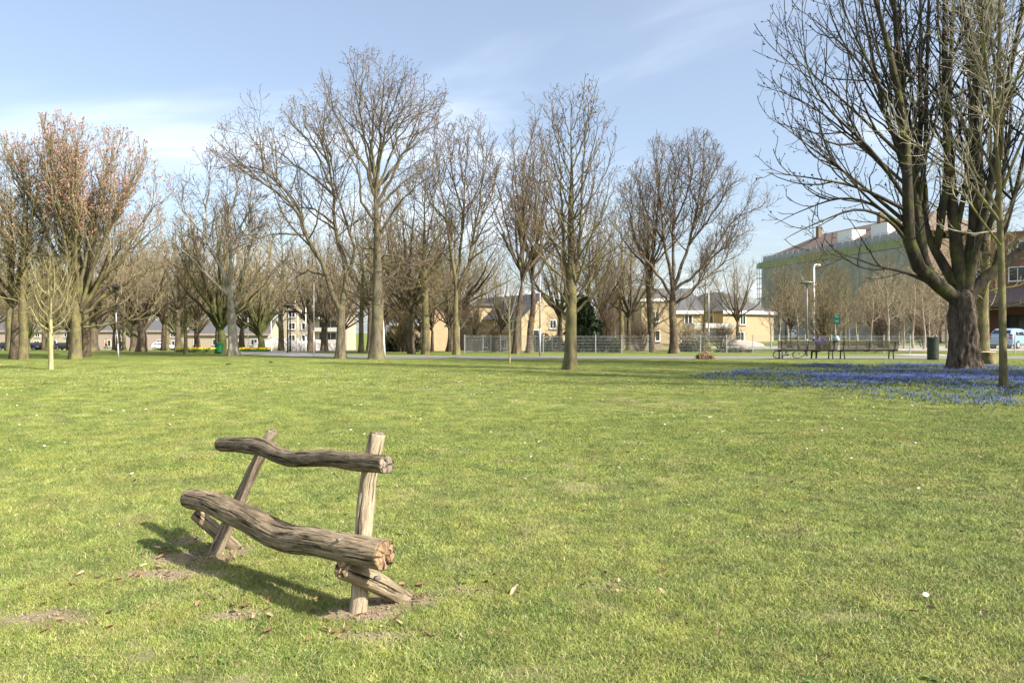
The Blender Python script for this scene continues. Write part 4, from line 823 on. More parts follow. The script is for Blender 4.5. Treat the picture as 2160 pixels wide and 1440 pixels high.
shrub('bare_shrub', 'dim twiggy shrub beside the leaning white pole', 846, 50, 30, 2.6, 2.0, 307, 'olive', 'brown')
shrub('bare_shrub', 'wide leafless shrub at the foot of the dark house', 1040, 56, 22, 2.0, 1.8, 308, 'olive', 'brown')
shrub('bare_shrub', 'leafless shrub among the thicket saplings right of the sign', 1860, 57, 30, 3.4, 2.4, 309, 'brown', 'brown')
shrub('bare_shrub', 'leafless shrub at the thicket end beside the waste bin', 1950, 58, 30, 3.2, 2.2, 310, 'brown', 'brown')
# evergreens
def leafy(name, label, px_, d, centre_fn, n, size, seed, m, cat='shrub', stem=None):
    rng = np.random.RandomState(seed); root = empty(name, at(px_, d)); setp(root, label, cat); c = centre_fn(rng, n)
    a = nrm(rng.randn(n, 3) + np.array([0, 0, .3])); b_ = nrm(np.cross(a, rng.randn(n, 3))); s = size*(.5+rng.rand(n))[:, None]
    V = np.stack([c - a*s*.9, c + b_*s*.45, c + a*s, c - b_*s*.45], 1).reshape(-1, 3); F = np.arange(len(V)).reshape(-1, 4)
    setp(obj('foliage', mesh_np('foliage', V, F, m, False), root), kind='stuff')
    mb = MB(); mb.bar((0,0,-.1), (0,0,stem or .6), .07, 8, .03); mb.build('stem', BARK['brown'], root); return root
m_ever = mat('evergreen_leaf', (.018,.035,.013), (.045,.07,.022), 3, .6, spec=.4)
m_laurel = mat('laurel_leaf', (.05,.085,.02), (.13,.17,.045), 3, .45, spec=.5)
m_hedge = mat('hedge_leaf', (.035,.045,.02), (.08,.085,.035), 3, .7)
def conifer(rng, n):
    z = 3.7*rng.rand(n)**1.1; az = rng.rand(n)*6.283; tier = .45 + .55*np.abs(np.sin(z*2.9+np.sin(az*2)))*(.7+.3*np.cos(az*3+z)); r = (2.0*(1-(z/4.3)**1.6)+.1)*tier*np.sqrt(rng.rand(n)); return np.column_stack([r*np.cos(az)+.15*np.sin(z), r*np.sin(az), z - .12*r + .25])
def mound(w, h, k=4):
    def f(rng, n):
        cs = np.column_stack([rng.randn(k)*w*.45, rng.randn(k)*w*.3, np.zeros(k)]); q = rng.randn(n, 3); q /= np.linalg.norm(q, axis=1)[:, None]; q *= (.45 + .55*rng.rand(n)**.5)[:, None]; q[:, 2] = np.abs(q[:, 2]); ci_ = rng.randint(0, k, n)
        return cs[ci_] + q*np.array([w*.55, w*.55, h])*(.7+.3*np.sin(ci_*1.7))[:, None]
    return f
leafy('evergreen_tree', 'dark green evergreen standing behind the lone lawn tree', 1228, 51, conifer, 5200, .16, 401, m_ever, 'tree', 4.2)
leafy('laurel_bush', 'glossy light green bush behind the wire fence', 1298, 49.2, mound(.75, 1.0), 2600, .085, 402, m_laurel)
leafy('evergreen_hedge', 'low dark trimmed hedge below the yellow gable', 1165, 62, mound(1.6, 1.7, 7), 3000, .13, 403, m_hedge)
leafy('evergreen_hedge', 'low dark green hedge right of the broad vase-shaped tree', 1462, 50.5, mound(1.1, .95, 6), 2400, .10, 404, m_hedge)
leafy('evergreen_hedge', 'dull green bush behind the leaning white pole', 842, 52.5, mound(1.5, 1.9, 6), 3000, .14, 405, m_hedge)
leafy('evergreen_hedge', 'creeping dark ground ivy under the fence right of the sandy heap', 1540, 48.6, mound(1.5, .35, 9), 1600, .09, 406, m_hedge)
# ------------------------------------------------------------------ rustic log bench
def wood_mat(name, c1, c2, c3, gap=(.035,.026,.018), scale=26, bump=1.0):
    m = bpy.data.materials.new(name); m.use_nodes = True; nt = m.node_tree; N = nt.nodes; Lk = nt.links; b = N['Principled BSDF']
    b.inputs['Roughness'].default_value = .9; b.inputs['Specular IOR Level'].default_value = .2
    a = N.new('ShaderNodeAttribute'); a.attribute_name = 'lc'
    def nz(scale, st, det=6, rough=.65, dist=0):
        mp = N.new('ShaderNodeMapping'); mp.inputs['Scale'].default_value = st; Lk.new(a.outputs['Vector'], mp.inputs[0])
        n = N.new('ShaderNodeTexNoise'); n.inputs['Scale'].default_value = scale; n.inputs['Detail'].default_value = det; n.inputs['Roughness'].default_value = rough; n.inputs['Distortion'].default_value = dist
        Lk.new(mp.outputs[0], n.inputs['Vector']); return n.outputs['Fac']
    def rp(s, p0, p1, x0, x1):
        r = N.new('ShaderNodeValToRGB'); r.color_ramp.elements[0].position = p0; r.color_ramp.elements[1].position = p1
        r.color_ramp.elements[0].color = (*x0, 1); r.color_ramp.elements[1].color = (*x1, 1); Lk.new(s, r.inputs[0]); return r.outputs[0]
    def mx(f, x, y):
        q = N.new('ShaderNodeMixRGB'); Lk.new(f, q.inputs[0]); Lk.new(x, q.inputs[1]); q.inputs[2].default_value = (*y, 1); return q.outputs[0]
    grain = nz(scale*3.4, (1,1,.10), 8, .75, .35)
    c = rp(grain, .40, .62, c1, c2)
    c = mx(rp(nz(6, (1,1,.35)), .5, .68, (0,0,0), (.85,.85,.85)), c, c3)
    fis = nz(scale*2.0, (1,1,.07), 5, .6, .25)
    c = mx(rp(fis, .36, .43, (1,1,1), (0,0,0)), c, gap)
    Lk.new(c, b.inputs['Base Color'])
    add = N.new('ShaderNodeMath'); add.operation = 'ADD'; Lk.new(grain, add.inputs[0]); Lk.new(rp(fis, .34, .45, (0,0,0), (1,1,1)), add.inputs[1])
    bp = N.new('ShaderNodeBump'); bp.inputs['Strength'].default_value = bump; bp.inputs['Distance'].default_value = .012; Lk.new(add.outputs[0], bp.inputs['Height']); Lk.new(bp.outputs[0], b.inputs['Normal'])
    return m
m_log = wood_mat('weathered_log', (.15,.108,.066), (.43,.34,.225), (.10,.075,.05))
m_rail = wood_mat('weathered_rail', (.10,.075,.05), (.32,.25,.17), (.045,.036,.028))
m_post = wood_mat('weathered_post', (.30,.235,.15), (.56,.475,.34), (.20,.155,.10), (.07,.05,.035))
m_post2 = wood_mat('weathered_post_brown', (.19,.145,.10), (.42,.345,.25), (.11,.08,.055))
m_brace = wood_mat('weathered_brace', (.24,.185,.115), (.46,.38,.26), (.13,.10,.065))
m_end = wood_mat('end_grain', (.26,.165,.09), (.47,.33,.20), (.14,.085,.05), (.03,.02,.014), 30, 1.0)
m_endg = wood_mat('end_grain_grey', (.22,.175,.13), (.36,.30,.23), (.12,.09,.065), (.03,.02,.014), 30, 1.0)
m_bolt = mat('zinc_bolt', (.12,.10,.085), (.22,.19,.165), 60, .95, spec=.05)
def log_mesh(name, pts, rad, seed, m1, m2, cracks=(), S=44, K=90, bump=.06, endcr=((.3,.05),(2.1,.04),(4.0,.05)), capz=.012):
    P = resample(pts, K); R = np.interp(np.linspace(0, 1, K), np.linspace(0, 1, len(rad)), rad); L = np.linalg.norm(np.diff(P, axis=0), axis=1).sum()
    V, F = tubes(P[None], R[None], S); V = V.reshape(K, S, 3); off = V - P[:, None, :]; th = 2*np.pi*np.arange(S)/S; g = np.ones((K, S)); lc = np.zeros((K, S, 3))
    for i in range(K):
        s = L*i/(K-1)
        for j in range(S):
            ct, st_ = math.cos(th[j]), math.sin(th[j])
            g[i, j] += bump*.9*mnoise.noise(Vector((ct*1.3, st_*1.3, s*3.5+seed*7))) + bump*.55*mnoise.noise(Vector((ct*6, st_*6, s*1.6+seed*3))) + bump*.4*mnoise.noise(Vector((ct*13, st_*13, s*3+seed))) - bump*.45*max(0, .18-abs(mnoise.noise(Vector((ct*7+3, st_*7, s*1.1+seed*5)))))/.18
            lc[i, j] = (R[i]*ct, R[i]*st_, s + seed*3)
    for a, t0, t1, dep, w in cracks:
        for i in range(K):
            t = i/(K-1)
            if t0 <= t <= t1:
                aa = a + .12*math.sin(t*23) + .05*math.sin(t*61); k = min(1, (t-t0)/.05+ .02, (t1-t)/.05 + .02) if 0 < t0 and t1 < 1 else (min(1, (t-t0)/.12+.02) if t1 >= 1 else min(1, (t1-t)/.12+.02))
                dd = np.abs((th - aa + np.pi) % (2*np.pi) - np.pi); g[i] -= dep*max(k, 0)*np.clip(1 - dd/w, 0, 1)
    W = P[:, None, :] + off*g[:, :, None]; VV = [W.reshape(-1, 3)]; LC = [lc.reshape(-1, 3)]; FF = [F]; mi = [np.zeros(len(F), int)]; base = K*S
    for e, sgn in ((0, -1), (K-1, 1)):
        tn = (P[1]-P[0]) if e == 0 else (P[-1]-P[-2]); tn = tn/np.linalg.norm(tn); prev = np.arange(S) + e*S
        for q, fr in enumerate((.93, .72, .5, .28, .08)):
            ring = P[e] + (W[e]-P[e])*fr; h = np.full(S, capz*(1-fr**3)*.6)
            for j in range(S): h[j] += .006*mnoise.noise(Vector((ring[j][0]*60, ring[j][1]*60, ring[j][2]*60)))
            for a, dep in endcr:
                aa = a + .25*math.sin(fr*5+a); dd = np.abs((th - aa + np.pi) % (2*np.pi) - np.pi); h -= dep*np.clip(1 - dd/(.16/max(fr, .2)*.9), 0, 1)*(.25 + .75*fr)
            VV.append(ring + sgn*tn*h[:, None]); LC.append((ring - P[e])*np.array([1, 1, 1]) @ np.eye(3) + np.array([0, 0, seed]))
            cur = np.arange(S) + base; base += S; k2 = (np.arange(S)+1) % S
            f = np.stack([prev, prev[k2], cur[k2], cur], -1); f = f[:, ::-1] if sgn < 0 else f; FF.append(f); mi.append(np.ones(S, int)); prev = cur
        VV.append((P[e] + sgn*tn*capz*.5)[None]); LC.append(np.zeros((1, 3))); c_ = base; base += 1; k2 = (np.arange(S)+1) % S
        tri = np.stack([prev, prev[k2], np.full(S, c_)], -1); FF.append(tri[:, ::-1] if sgn < 0 else tri); mi.append(np.ones(S, int))
    order = [f for f in FF]; me = mesh_np(name, np.concatenate(VV), order, [m1, m2], True, np.concatenate(mi))
    a_ = me.attributes.new('lc', 'FLOAT_VECTOR', 'POINT'); a_.data.foreach_set('vector', np.concatenate(LC).astype(np.float32).ravel()); return me
bd_L, bd_R = Dp(1172), Dp(1285)
bL = np.array([X_at(450, bd_L), bd_L]); bR = np.array([X_at(757, bd_R), bd_R]); ax = (bR-bL)/np.linalg.norm(bR-bL); nb_ = np.array([-ax[1], ax[0]]); nb_ = nb_ if nb_[1] > 0 else -nb_
def on_plane(px_, py_, off):      # where the sight line meets the upright plane 'off' metres behind the post feet
    r = np.array([X_at(px_, 1.0), 1.0]); d = ((bL + nb_*off) @ nb_)/(r @ nb_); return P3(px_, py_, d)
orig = np.array([*(bL+bR)/2, 0.0])
bench = empty('log_bench', orig); setp(bench, 'rustic bench of crooked weathered logs on leaning posts in the lawn', 'bench')
def lg(pts): return [np.array(p) - orig for p in pts]
rp_ = lg([on_plane(x, y, o) for x, y, o in ((752,1305,-.01),(756,1280,.0),(763,1180,.03),(769,1090,.06),(779,1000,.09),(796,914,.12))])
obj('post', log_mesh('post', rp_, [.044,.044,.044,.046,.042,.041], 3, m_post, m_endg, [(1.0,.2,.7,.22,.2),(2.6,.4,.95,.2,.18),(4.4,.1,.5,.2,.2)], S=32, K=70), bench)
lp_ = lg([on_plane(x, y, o) for x, y, o in ((444,1188,-.01),(452,1170,.02),(495,1075,.12),(537,985,.21),(576,908,.30))])
obj('post', log_mesh('post', lp_, [.042,.042,.039,.036,.034], 4, m_post2, m_endg, [(.5,.2,.8,.2,.2),(3.0,.1,.6,.2,.2)], S=28, K=70), bench)
rail_pts = lg([on_plane(x, y, o) for x, y, o in ((466,937,.20),(512,938,.185),(555,944,.16),(585,958,.14),(615,967,.12),(655,966,.09),(705,967,.06),(760,974,.03),(816,979,.01))])
rail = obj('backrest', log_mesh('backrest', rail_pts, [.046,.049,.055,.049,.046,.047,.045,.047,.045], 5, m_rail, m_endg, [(2.4,0,.35,.25,.12),(1.2,.3,.8,.2,.15),(3.9,.5,1.0,.22,.12)], endcr=((.8,.05),(3.0,.04),(5.0,.03)), S=84, K=140), bench); rail["label"] = 'dark weathered bent log forming the back rail'
seat_pts = lg([on_plane(x, y, o) for x, y, o in ((400,1051,-.05),(440,1058,-.06),(485,1077,-.075),(530,1097,-.08),(572,1121,-.085),(612,1136,-.09),(665,1142,-.095),(735,1156,-.095),(812,1170,-.07))])
seat = obj('seat', log_mesh('seat', seat_pts, [.061,.066,.071,.076,.077,.074,.071,.073,.071], 6, m_log, m_end, [(2.1,.55,1.0,.42,.16),(3.6,.62,1.0,.30,.14),(2.6,0,.42,.35,.13),(1.3,.1,.7,.2,.14),(4.6,.3,.9,.2,.16)], S=110, K=150, endcr=((.2,.03),(1.1,.025),(2.1,.06),(2.9,.03),(3.6,.05),(4.7,.03),(5.6,.025))), bench); seat["label"] = 'thick cracked log forming the seat'
fr_ = Dp(1256); foot = np.array([X_at(862, fr_), fr_, -.03]); tp_ = on_plane(722, 1197, -.16)
obj('brace', log_mesh('brace', lg([foot, foot*.5+tp_*.5 + np.array([0,0,.012]), tp_]), [.040,.052,.050], 7, m_brace, m_end, [(1.0,.1,.9,.25,.2),(3.0,.3,1.0,.25,.2),(5.0,.0,.8,.2,.2)], S=32, K=50, bump=.09), bench)
fl_ = Dp(1160); foot = np.array([X_at(492, fl_)+.02, fl_+.06, -.03]); tp_ = on_plane(412, 1081, -.02)
obj('brace', log_mesh('brace', lg([foot, foot*.5+tp_*.5, tp_]), [.040,.044,.042], 8, m_brace, m_endg, [(2.0,.1,.9,.25,.2)], S=28, K=40, bump=.09), bench)
def bolt(px_, py_, off, r, parent):
    c_ = on_plane(px_, py_, off) - orig; n_ = np.array([-nb_[0]*.9, -nb_[1]*.9, .15]); n_ = n_/np.linalg.norm(n_); m = MB(); a = Vector(c_)
    m.bar(a - Vector(n_)*.03, a + Vector(n_)*.001, r, 10); m.bar(a + Vector(n_)*.0011, a + Vector(n_)*.004, r*.95, 10, r*.5); m.build('bolt', m_bolt, parent)
bolt(511,934,.150,.008,rail); bolt(741,969,-.004,.008,rail); bolt(712,1138,-.158,.009,seat); bolt(433,1057,-.118,.008,seat); bolt(791,1219,-.050,.011,bench); bolt(463,1133,.004,.008,bench)

# ------------------------------------------------------------------ fence
fd = Dp(745); fence = empty('wire_fence', (X_at(980, fd), fd, 0)); setp(fence, 'low galvanised wire mesh fence running along behind the path', 'fence')
bay = 1.72; nbay = 23; post_me = MB().box((0,0,.57), (.06,.05,1.26)).mesh('post', m_galv); cap_me = MB().box((0,0,1.215), (.07,.06,.02)).mesh('cap', m_galv)
wm = MB()
for z in (.06,.26,.46,.66,.86,1.06,1.15): wm.box((bay/2,0,z), (bay-.07,.010,.010))
for k in range(1, 22): x = k*bay/22; wm.box((x,.008,.6), (.006,.006,1.12))
panel_me = wm.mesh('wire_panel', m_galv)
for k in range(nbay+1):
    x = k*bay; X = X_at(980, fd) + x; z = float(gz(X, fd))
    if not (15.6 <= k-0.0 <= 17.1 and False):
        p = obj('post', post_me, fence, (x, 0, z)); obj('cap', cap_me, p)
    if k < nbay: obj('wire_panel', panel_me, fence, (x, 0, z))
fence2 = empty('wire_fence', (X_at(982, 50.5), 50.5, 0)); setp(fence2, 'second length of wire fence behind the twin trunks', 'fence')
for k in range(7):
    p = obj('post', post_me, fence2, (k*1.72*.72, k*.12, 0)); obj('cap', cap_me, p)
    if k < 6: q = obj('wire_panel', panel_me, fence2, (k*1.72*.72, k*.12, 0), math.atan2(.12, 1.238)); q.scale = (.723, 1, 1)

# ------------------------------------------------------------------ park benches, person, bicycle, bag
m_slat = mat('dark_slat', (.024,.02,.012), (.055,.045,.026), 5, .7, .2, (.2,3,3)); m_iron = mat('bench_iron', (.03,.028,.026), (.05,.045,.04), 9, .6)
def park_bench(px0, px1, d, label):
    X0, X1 = X_at(px0, d), X_at(px1, d); L = X1-X0; o = empty('park_bench', ((X0+X1)/2, d, 0)); setp(o, label, 'bench', 'dark slatted park benches'); del o["group"]
    for k, (y, z) in enumerate(((-.02,.50),(-.045,.60),(-.07,.70),(-.095,.80),(-.12,.90))): MB().box((0,y,z), (L,.035,.075)).build('back_slat', m_slat, o)
    for k in range(4): MB().box((0,.06+k*.115,.44), (L,.09,.04)).build('seat_slat', m_slat, o)
    for s in (-.44, 0, .44):
        f = MB(); f.box((s*L,.20,.405), (.06,.50,.03)); f.bar((s*L,-.01,.40), (s*L,-.15,.93), .025, 6); f.build('frame', m_iron, o)
    for s in (-.42, .42):
        for y, y2 in ((.02,-.06),(.40,.44)): m = MB(); m.bar((s*L,y,.39), (s*L,y2,.0), .03, 6, .035); m.build('leg', m_iron, o)
    return o
bdp = Dp(757.5)
park_bench(1640, 1766, bdp, 'dark slatted park bench seen from behind with a person sitting on it')
park_bench(1771, 1894, bdp, 'empty dark slatted park bench seen from behind next to the waste bin')
def skin_body(name, joints, edges, mats, assign, parent, root=0):
    """joints: name -> (xyz, radius); one continuous surface grown over the skeleton"""
    names = list(joints); ix = {n: i for i, n in enumerate(names)}; me = bpy.data.meshes.new(name); me.from_pydata([joints[n][0] for n in names], [(ix[a], ix[b_]) for a, b_ in edges], []); tmp = bpy.data.objects.new(name+'_tmp', me); COL.objects.link(tmp)
    tmp.modifiers.new('skin', 'SKIN'); tmp.modifiers.new('sub', 'SUBSURF').levels = 2
    for n in names:
        r = joints[n][1]; me.skin_vertices[0].data[ix[n]].radius = (r, r) if not isinstance(r, tuple) else r
    me.skin_vertices[0].data[root].use_root = True
    dg = bpy.context.evaluated_depsgraph_get(); ev = bpy.data.meshes.new_from_object(tmp.evaluated_get(dg)); bpy.data.objects.remove(tmp)
    for m in mats: ev.materials.append(m)
    segs = [(Vector(joints[a][0]), Vector(joints[b_][0]), assign(a, b_)) for a, b_ in edges]
    for p in ev.polygons:
        c_ = p.center; best = min(segs, key=lambda s: (c_ - (s[0] + (s[1]-s[0])*min(1, max(0, (c_-s[0]).dot(s[1]-s[0])/max((s[1]-s[0]).length_squared, 1e-9))))).length); p.material_index = best[2]; p.use_smooth = True
    ev.name = name; return obj(name, ev, parent)
m_skin = mat('skin', (.46,.27,.19), (.52,.32,.23), 20, .6); m_hair = mat('hair_dark', (.03,.02,.015), (.06,.04,.03), 30, .7); m_jean = mat('dark_trousers', (.02,.022,.035), (.035,.037,.055), 20, .9); m_hood = mat('blue_violet_hoodie', (.05,.05,.20), (.085,.085,.30), 12, .9, .2); m_shoe = mat('white_shoe', (.62,.62,.62), (.7,.7,.7), 20, .7)
def finger_set(wrist, direc, curl, m, parent, s=1.0):
    w = Vector(wrist); dr = Vector(direc).normalized(); cu = Vector(curl).normalized(); sd = dr.cross(cu).normalized(); mb = MB()
    for k, ln in enumerate((.070,.078,.074,.060)):
        a = w + dr*.07*s + sd*((k-1.5)*.019*s); b_ = a + (dr*.7+cu*.45).normalized()*ln*.55*s; c_ = b_ + (dr*.25+cu).normalized()*ln*.5*s
        mb.bar(a - dr*.02, b_, .009*s, 6, .008*s); mb.bar(b_, c_, .008*s, 6, .0065*s)
    a = w + dr*.02*s + sd*.032*s; b_ = a + (dr*.5+sd*.7)*.04*s; mb.bar(a, b_, .010*s, 6, .009*s); mb.bar(b_, b_ + (dr*.8+cu*.3)*.03*s, .009*s, 6, .007*s)
    mb.build('fingers', m, parent, smooth=True)
px_ = X_at(1728, bdp); person = empty('person', (px_, bdp+.02, -.05)); person.scale = (.92, .92, .90); setp(person, 'seated person in a violet-blue hoodie with hands behind the head', 'person')
J = dict(pel=((0,.20,.55),.15), sp=((0,.10,.75),.145), ch=((0,.03,.98),(.19,.12)), nk=((0,.03,1.15),.055), hd=((0,.05,1.25),.095), tp=((0,.05,1.34),.085),
   sl=((-.19,.03,1.08),.065), el=((-.36,.02,1.17),.05), hl=((-.12,-.06,1.26),.035), sr=((.19,.03,1.08),.065), er=((.36,.02,1.17),.05), hr=((.10,-.065,1.25),.035),
   tl=((-.10,.25,.53),.085), kl=((-.14,.62,.50),.065), al=((-.14,.66,.10),.045), fl=((-.14,.80,.05),.04), tr=((.10,.25,.53),.085), kr=((.12,.62,.50),.065), ar=((.10,.60,.10),.045), fr=((.10,.75,.05),.04))
E = [('pel','sp'),('sp','ch'),('ch','nk'),('nk','hd'),('hd','tp'),('ch','sl'),('sl','el'),('el','hl'),('ch','sr'),('sr','er'),('er','hr'),('pel','tl'),('tl','kl'),('kl','al'),('al','fl'),('pel','tr'),('tr','kr'),('kr','ar'),('ar','fr')]
def asg(a, b_):
    if b_ in ('hd','tp'): return 0
    if b_ in ('fl','fr'): return 3
    if b_ in ('tl','tr','kl','kr','al','ar'): return 2
    return 1
body = skin_body('body', J, E, [m_skin, m_hood, m_jean, m_shoe], asg, person)
finger_set((-.10,-.065,1.26), (1,-.1,.1), (0,.6,.1), m_skin, person); finger_set((.08,-.07,1.25), (-1,-.1,.1), (0,.6,.1), m_skin, person)
hp = MB()
V_, F_ = [], []
hm = bpy.data.meshes.new('hair'); bmh = bmesh.new(); bmesh.ops.create_icosphere(bmh, subdivisions=3, radius=.118)
for v in bmh.verts: v.co.z *= 1.12; v.co += Vector((0,.045,1.305)) + Vector((mnoise.noise(v.co*30)*.008,)*3)
bmesh.ops.delete(bmh, geom=[v for v in bmh.verts if v.co.z < 1.22 + max(0, (v.co.y-.05))*1.2], context='VERTS'); bmh.to_mesh(hm); bmh.free(); hm.materials.append(m_hair); obj('hair', hm, person)
fc = MB(); fc.bar((0,.15,1.26), (0,.165,1.24), .014, 8, .016); fc.build('nose', m_skin, person, smooth=True)
for s in (-1, 1):
    MB().lathe([(.004,-.006),(.010,0),(.004,.006)], (s*.033,.136,1.285), 8).build('eye', m_hair, person); MB().box((s*.102,.05,1.265), (.018,.04,.06)).build('ear', m_skin, person)
MB().box((0,.139,1.20), (.045,.012,.010)).build('mouth', mat('lips', (.35,.13,.11)), person)
bag = MB(); 
bag.lathe([(.10,0),(.14,.05),(.13,.16),(.09,.24),(.03,.28)], (0,0,0), 12)
bagm = bag.mesh('cloth_bag', mat('pale_blue_cloth', (.28,.40,.52), (.36,.50,.62), 9, .9, .2), True)
bgo = empty('cloth_bag', (X_at(1763, bdp), bdp-.10, .935)); setp(bgo, 'pale blue bag perched on the bench back beside the sitting person', 'bag'); obj('body', bagm, bgo); bo_h = MB()
for k in range(8): a0, a1 = math.pi*k/8, math.pi*(k+1)/8; bo_h.bar((.06*math.cos(a0),0,.26+.09*math.sin(a0)), (.06*math.cos(a1),0,.26+.09*math.sin(a1)), .010, 5)
bo_h.build('handle', m_jean, bgo)
# bicycle lying on its side on the path
def bicycle(loc, rot, label):
    o = empty('bicycle', loc); o.rotation_euler = rot; setp(o, label, 'bicycle'); mw = mat('bicycle_white', (.66,.66,.66), (.74,.74,.74), 20, .35); mt = mat('tyre', (.03,.03,.03), (.045,.045,.045), 20, .9)
    for x in (-.53, .53):
        w = MB(); n = 28; R_ = .335
        for k in range(n): a0, a1 = 2*math.pi*k/n, 2*math.pi*(k+1)/n; w.bar((x+R_*math.cos(a0),0,R_*math.sin(a0)+R_), (x+R_*math.cos(a1),0,R_*math.sin(a1)+R_), .019, 6)
        wh = w.build('wheel', mt, o); r = MB()
        for k in range(n): a0, a1 = 2*math.pi*k/n, 2*math.pi*(k+1)/n; r.bar((x+.31*math.cos(a0),0,.31*math.sin(a0)+R_), (x+.31*math.cos(a1),0,.31*math.sin(a1)+R_), .010, 5)
        r.build('rim', m_galv, wh); s = MB()
        for k in range(18): a0 = 2*math.pi*k/18; s.bar((x+.02*math.cos(a0),.015*(-1)**k,.02*math.sin(a0)+R_), (x+.305*math.cos(a0),0,.305*math.sin(a0)+R_), .003, 4)
        s.bar((x,-.05,R_), (x,.05,R_), .022, 8); s.build('spokes', m_galv, wh)
        g = MB()
        for k in range(9): a0, a1 = math.radians(20+k*15), math.radians(35+k*15); g.bar((x+.375*math.cos(a0),0,.375*math.sin(a0)+R_), (x+.375*math.cos(a1),0,.375*math.sin(a1)+R_), .022, 5)
        g.build('mudguard', mw, o)
    f = MB(); bb = (-.06,0,.29); st = (-.17,0,.80); hd = (.36,0,.78); hl = (.40,0,.62)
    for a, b_, r in ((bb,st,.018),(bb,hl,.022),((-.14,0,.55),hd,.018),(bb,(-.53,.05,.335),.012),(bb,(-.53,-.05,.335),.012),((-.15,0,.68),(-.53,.05,.335),.010),((-.15,0,.68),(-.53,-.05,.335),.010),(hd,hl,.024),(hl,(.53,.05,.335),.014),(hl,(.53,-.05,.335),.014)): f.bar(a, b_, r, 7)
    f.build('frame', mw, o); h = MB(); h.bar(hd, (.34,0,.98), .014, 6)
    for s in (-1, 1): h.bar((.34,0,.98), (.30,s*.2,1.02), .012, 6); h.bar((.30,s*.2,1.02), (.14,s*.30,1.0), .014, 6)
    h.build('handlebar', m_galv, o); s = MB(); s.bar(st, (-.19,0,.92), .013, 6); s.build('seat_post', m_galv, o)
    sd = MB(); sd.add([(-.34,-.09,.96),(-.34,.09,.96),(-.16,.06,.965),(.0,.015,.95),(.0,-.015,.95),(-.16,-.06,.965),(-.34,-.08,.91),(-.34,.08,.91),(-.16,.04,.91),(.0,.012,.92),(.0,-.012,.92),(-.16,-.04,.91)], [(0,5,4,3,2,1),(6,7,8,9,10,11),(0,1,7,6),(1,2,8,7),(2,3,9,8),(3,4,10,9),(4,5,11,10),(5,0,6,11)]); sd.build('saddle', m_iron, o)
    p = MB(); p.bar((bb[0],-.07,.29), (bb[0],.07,.29), .03, 8); p.bar((bb[0],.07,.29), (.08,.07,.20), .009, 5); p.bar((bb[0],-.07,.29), (-.20,-.07,.38), .009, 5); p.box((.08,.12,.20), (.09,.09,.02)); p.box((-.20,-.12,.38), (.09,.09,.02)); p.build('crank', m_iron, o)
    rk = MB(); rk.box((-.55,0,.735), (.36,.14,.015)); rk.bar((-.66,.06,.73), (-.53,.06,.335), .006, 5); rk.bar((-.66,-.06,.73), (-.53,-.06,.335), .006, 5); rk.build('rack', m_galv, o); return o
bicycle((X_at(1659, bdp+1.1), bdp+1.0, .035), (math.radians(47), 0, math.radians(4)), 'white bicycle lying on the path by the occupied bench')

# ------------------------------------------------------------------ lamps, poles, sign, bins
def lamp_disc(px_, d, H, label, group=None, m=None, tilt=0.0, r=.045):
    o = empty('lamp_post', at(px_, d)); setp(o, label, 'lamp', group); o.rotation_euler = (0, tilt, 0); k = MB(); k.bar((0,0,-.1), (0,0,1.0), r*1.4, 10); k.bar((0,0,1.0), (0,0,H), r*1.15, 10, r*.8); k.build('pole', m or m_galv, o, smooth=True)
    MB().lathe([(.05,0),(.10,.06),(.42,.14),(.44,.17),(.05,.26)], (0,0,H), 18).build('lamp_head', m_iron if m is None or m is m_dark else m, o, smooth=True); return o
lamp_disc(1702, Dp(751.5), 4.05, 'slim grey lamp post with a flat disc head behind the park benches', m=mat('lamp_grey', (.17,.17,.165), (.24,.24,.235), 6, .5, metal=.3))
def pole(px_, d, H, label, m=m_galv, r=.04, tilt=0.0, group=None, cat='pole', cap=True):
    o = empty('pole', at(px_, d)); o.rotation_euler = (0, tilt, 0); setp(o, label, cat, group); k = MB(); k.bar((0,0,-.1), (0,0,H*.35), r*1.25, 8); k.bar((0,0,H*.35), (0,0,H), r, 8, r*.75); k.build('shaft', m, o, smooth=True)
    if cap: MB().lathe([(r*.9,0),(r*1.1,.04),(r*.4,.09)], (0,0,H), 8).build('cap', m, o)
    return o
pole(811, 40.8, 6.6, 'leaning white pole beside the tallest tree', m_white, .055, math.radians(-3.2))
pole(1139, Dp(751), 4.6, 'thin grey pole beside the path in front of the yellow gable', m_galv, .045)
pole(662, 42.0, 4.2, 'thin grey pole standing in the path before the poles', m_galv, .03)
o = empty('pole', at(250, Dp(757))); setp(o, 'bent white-footed lamp pole near the red-budded tree', 'pole'); k = MB(); pts = [(0,0,-.1),(-.03,0,.8),(-.10,0,1.5),(-.13,0,2.4),(-.16,0,3.6)]
for a, b_ in zip(pts[:-2], pts[1:-1]): k.bar(a, b_, .038, 8)
k.build('shaft', m_galv, o, smooth=True); k = MB(); k.bar(pts[-2], pts[-1], .045, 8); k.build('upper_shaft', m_dark, o); MB().lathe([(.05,0),(.18,.1),(.20,.16),(.05,.22)], pts[-1], 12).build('lamp_head', m_dark, o, smooth=True)
lamp_disc(607, 47.5, 3.0, 'dark twin-lantern lamp, nearer one, beside the path bend', m=m_dark); lamp_disc(612, 50.5, 2.7, 'dark lamp post just behind the other at the path bend', m=m_dark)
for px_, d, H in ((628,66,3.4),(637,74,3.6),(645,62,3.7),(650,78,3.8),(523,70,3.2),(572,64,3.1),(545,84,3.4)): pole(px_, d, H, 'pale thin pole on the far side of the path bend', m_white, .05, group='pale poles beyond the path bend')
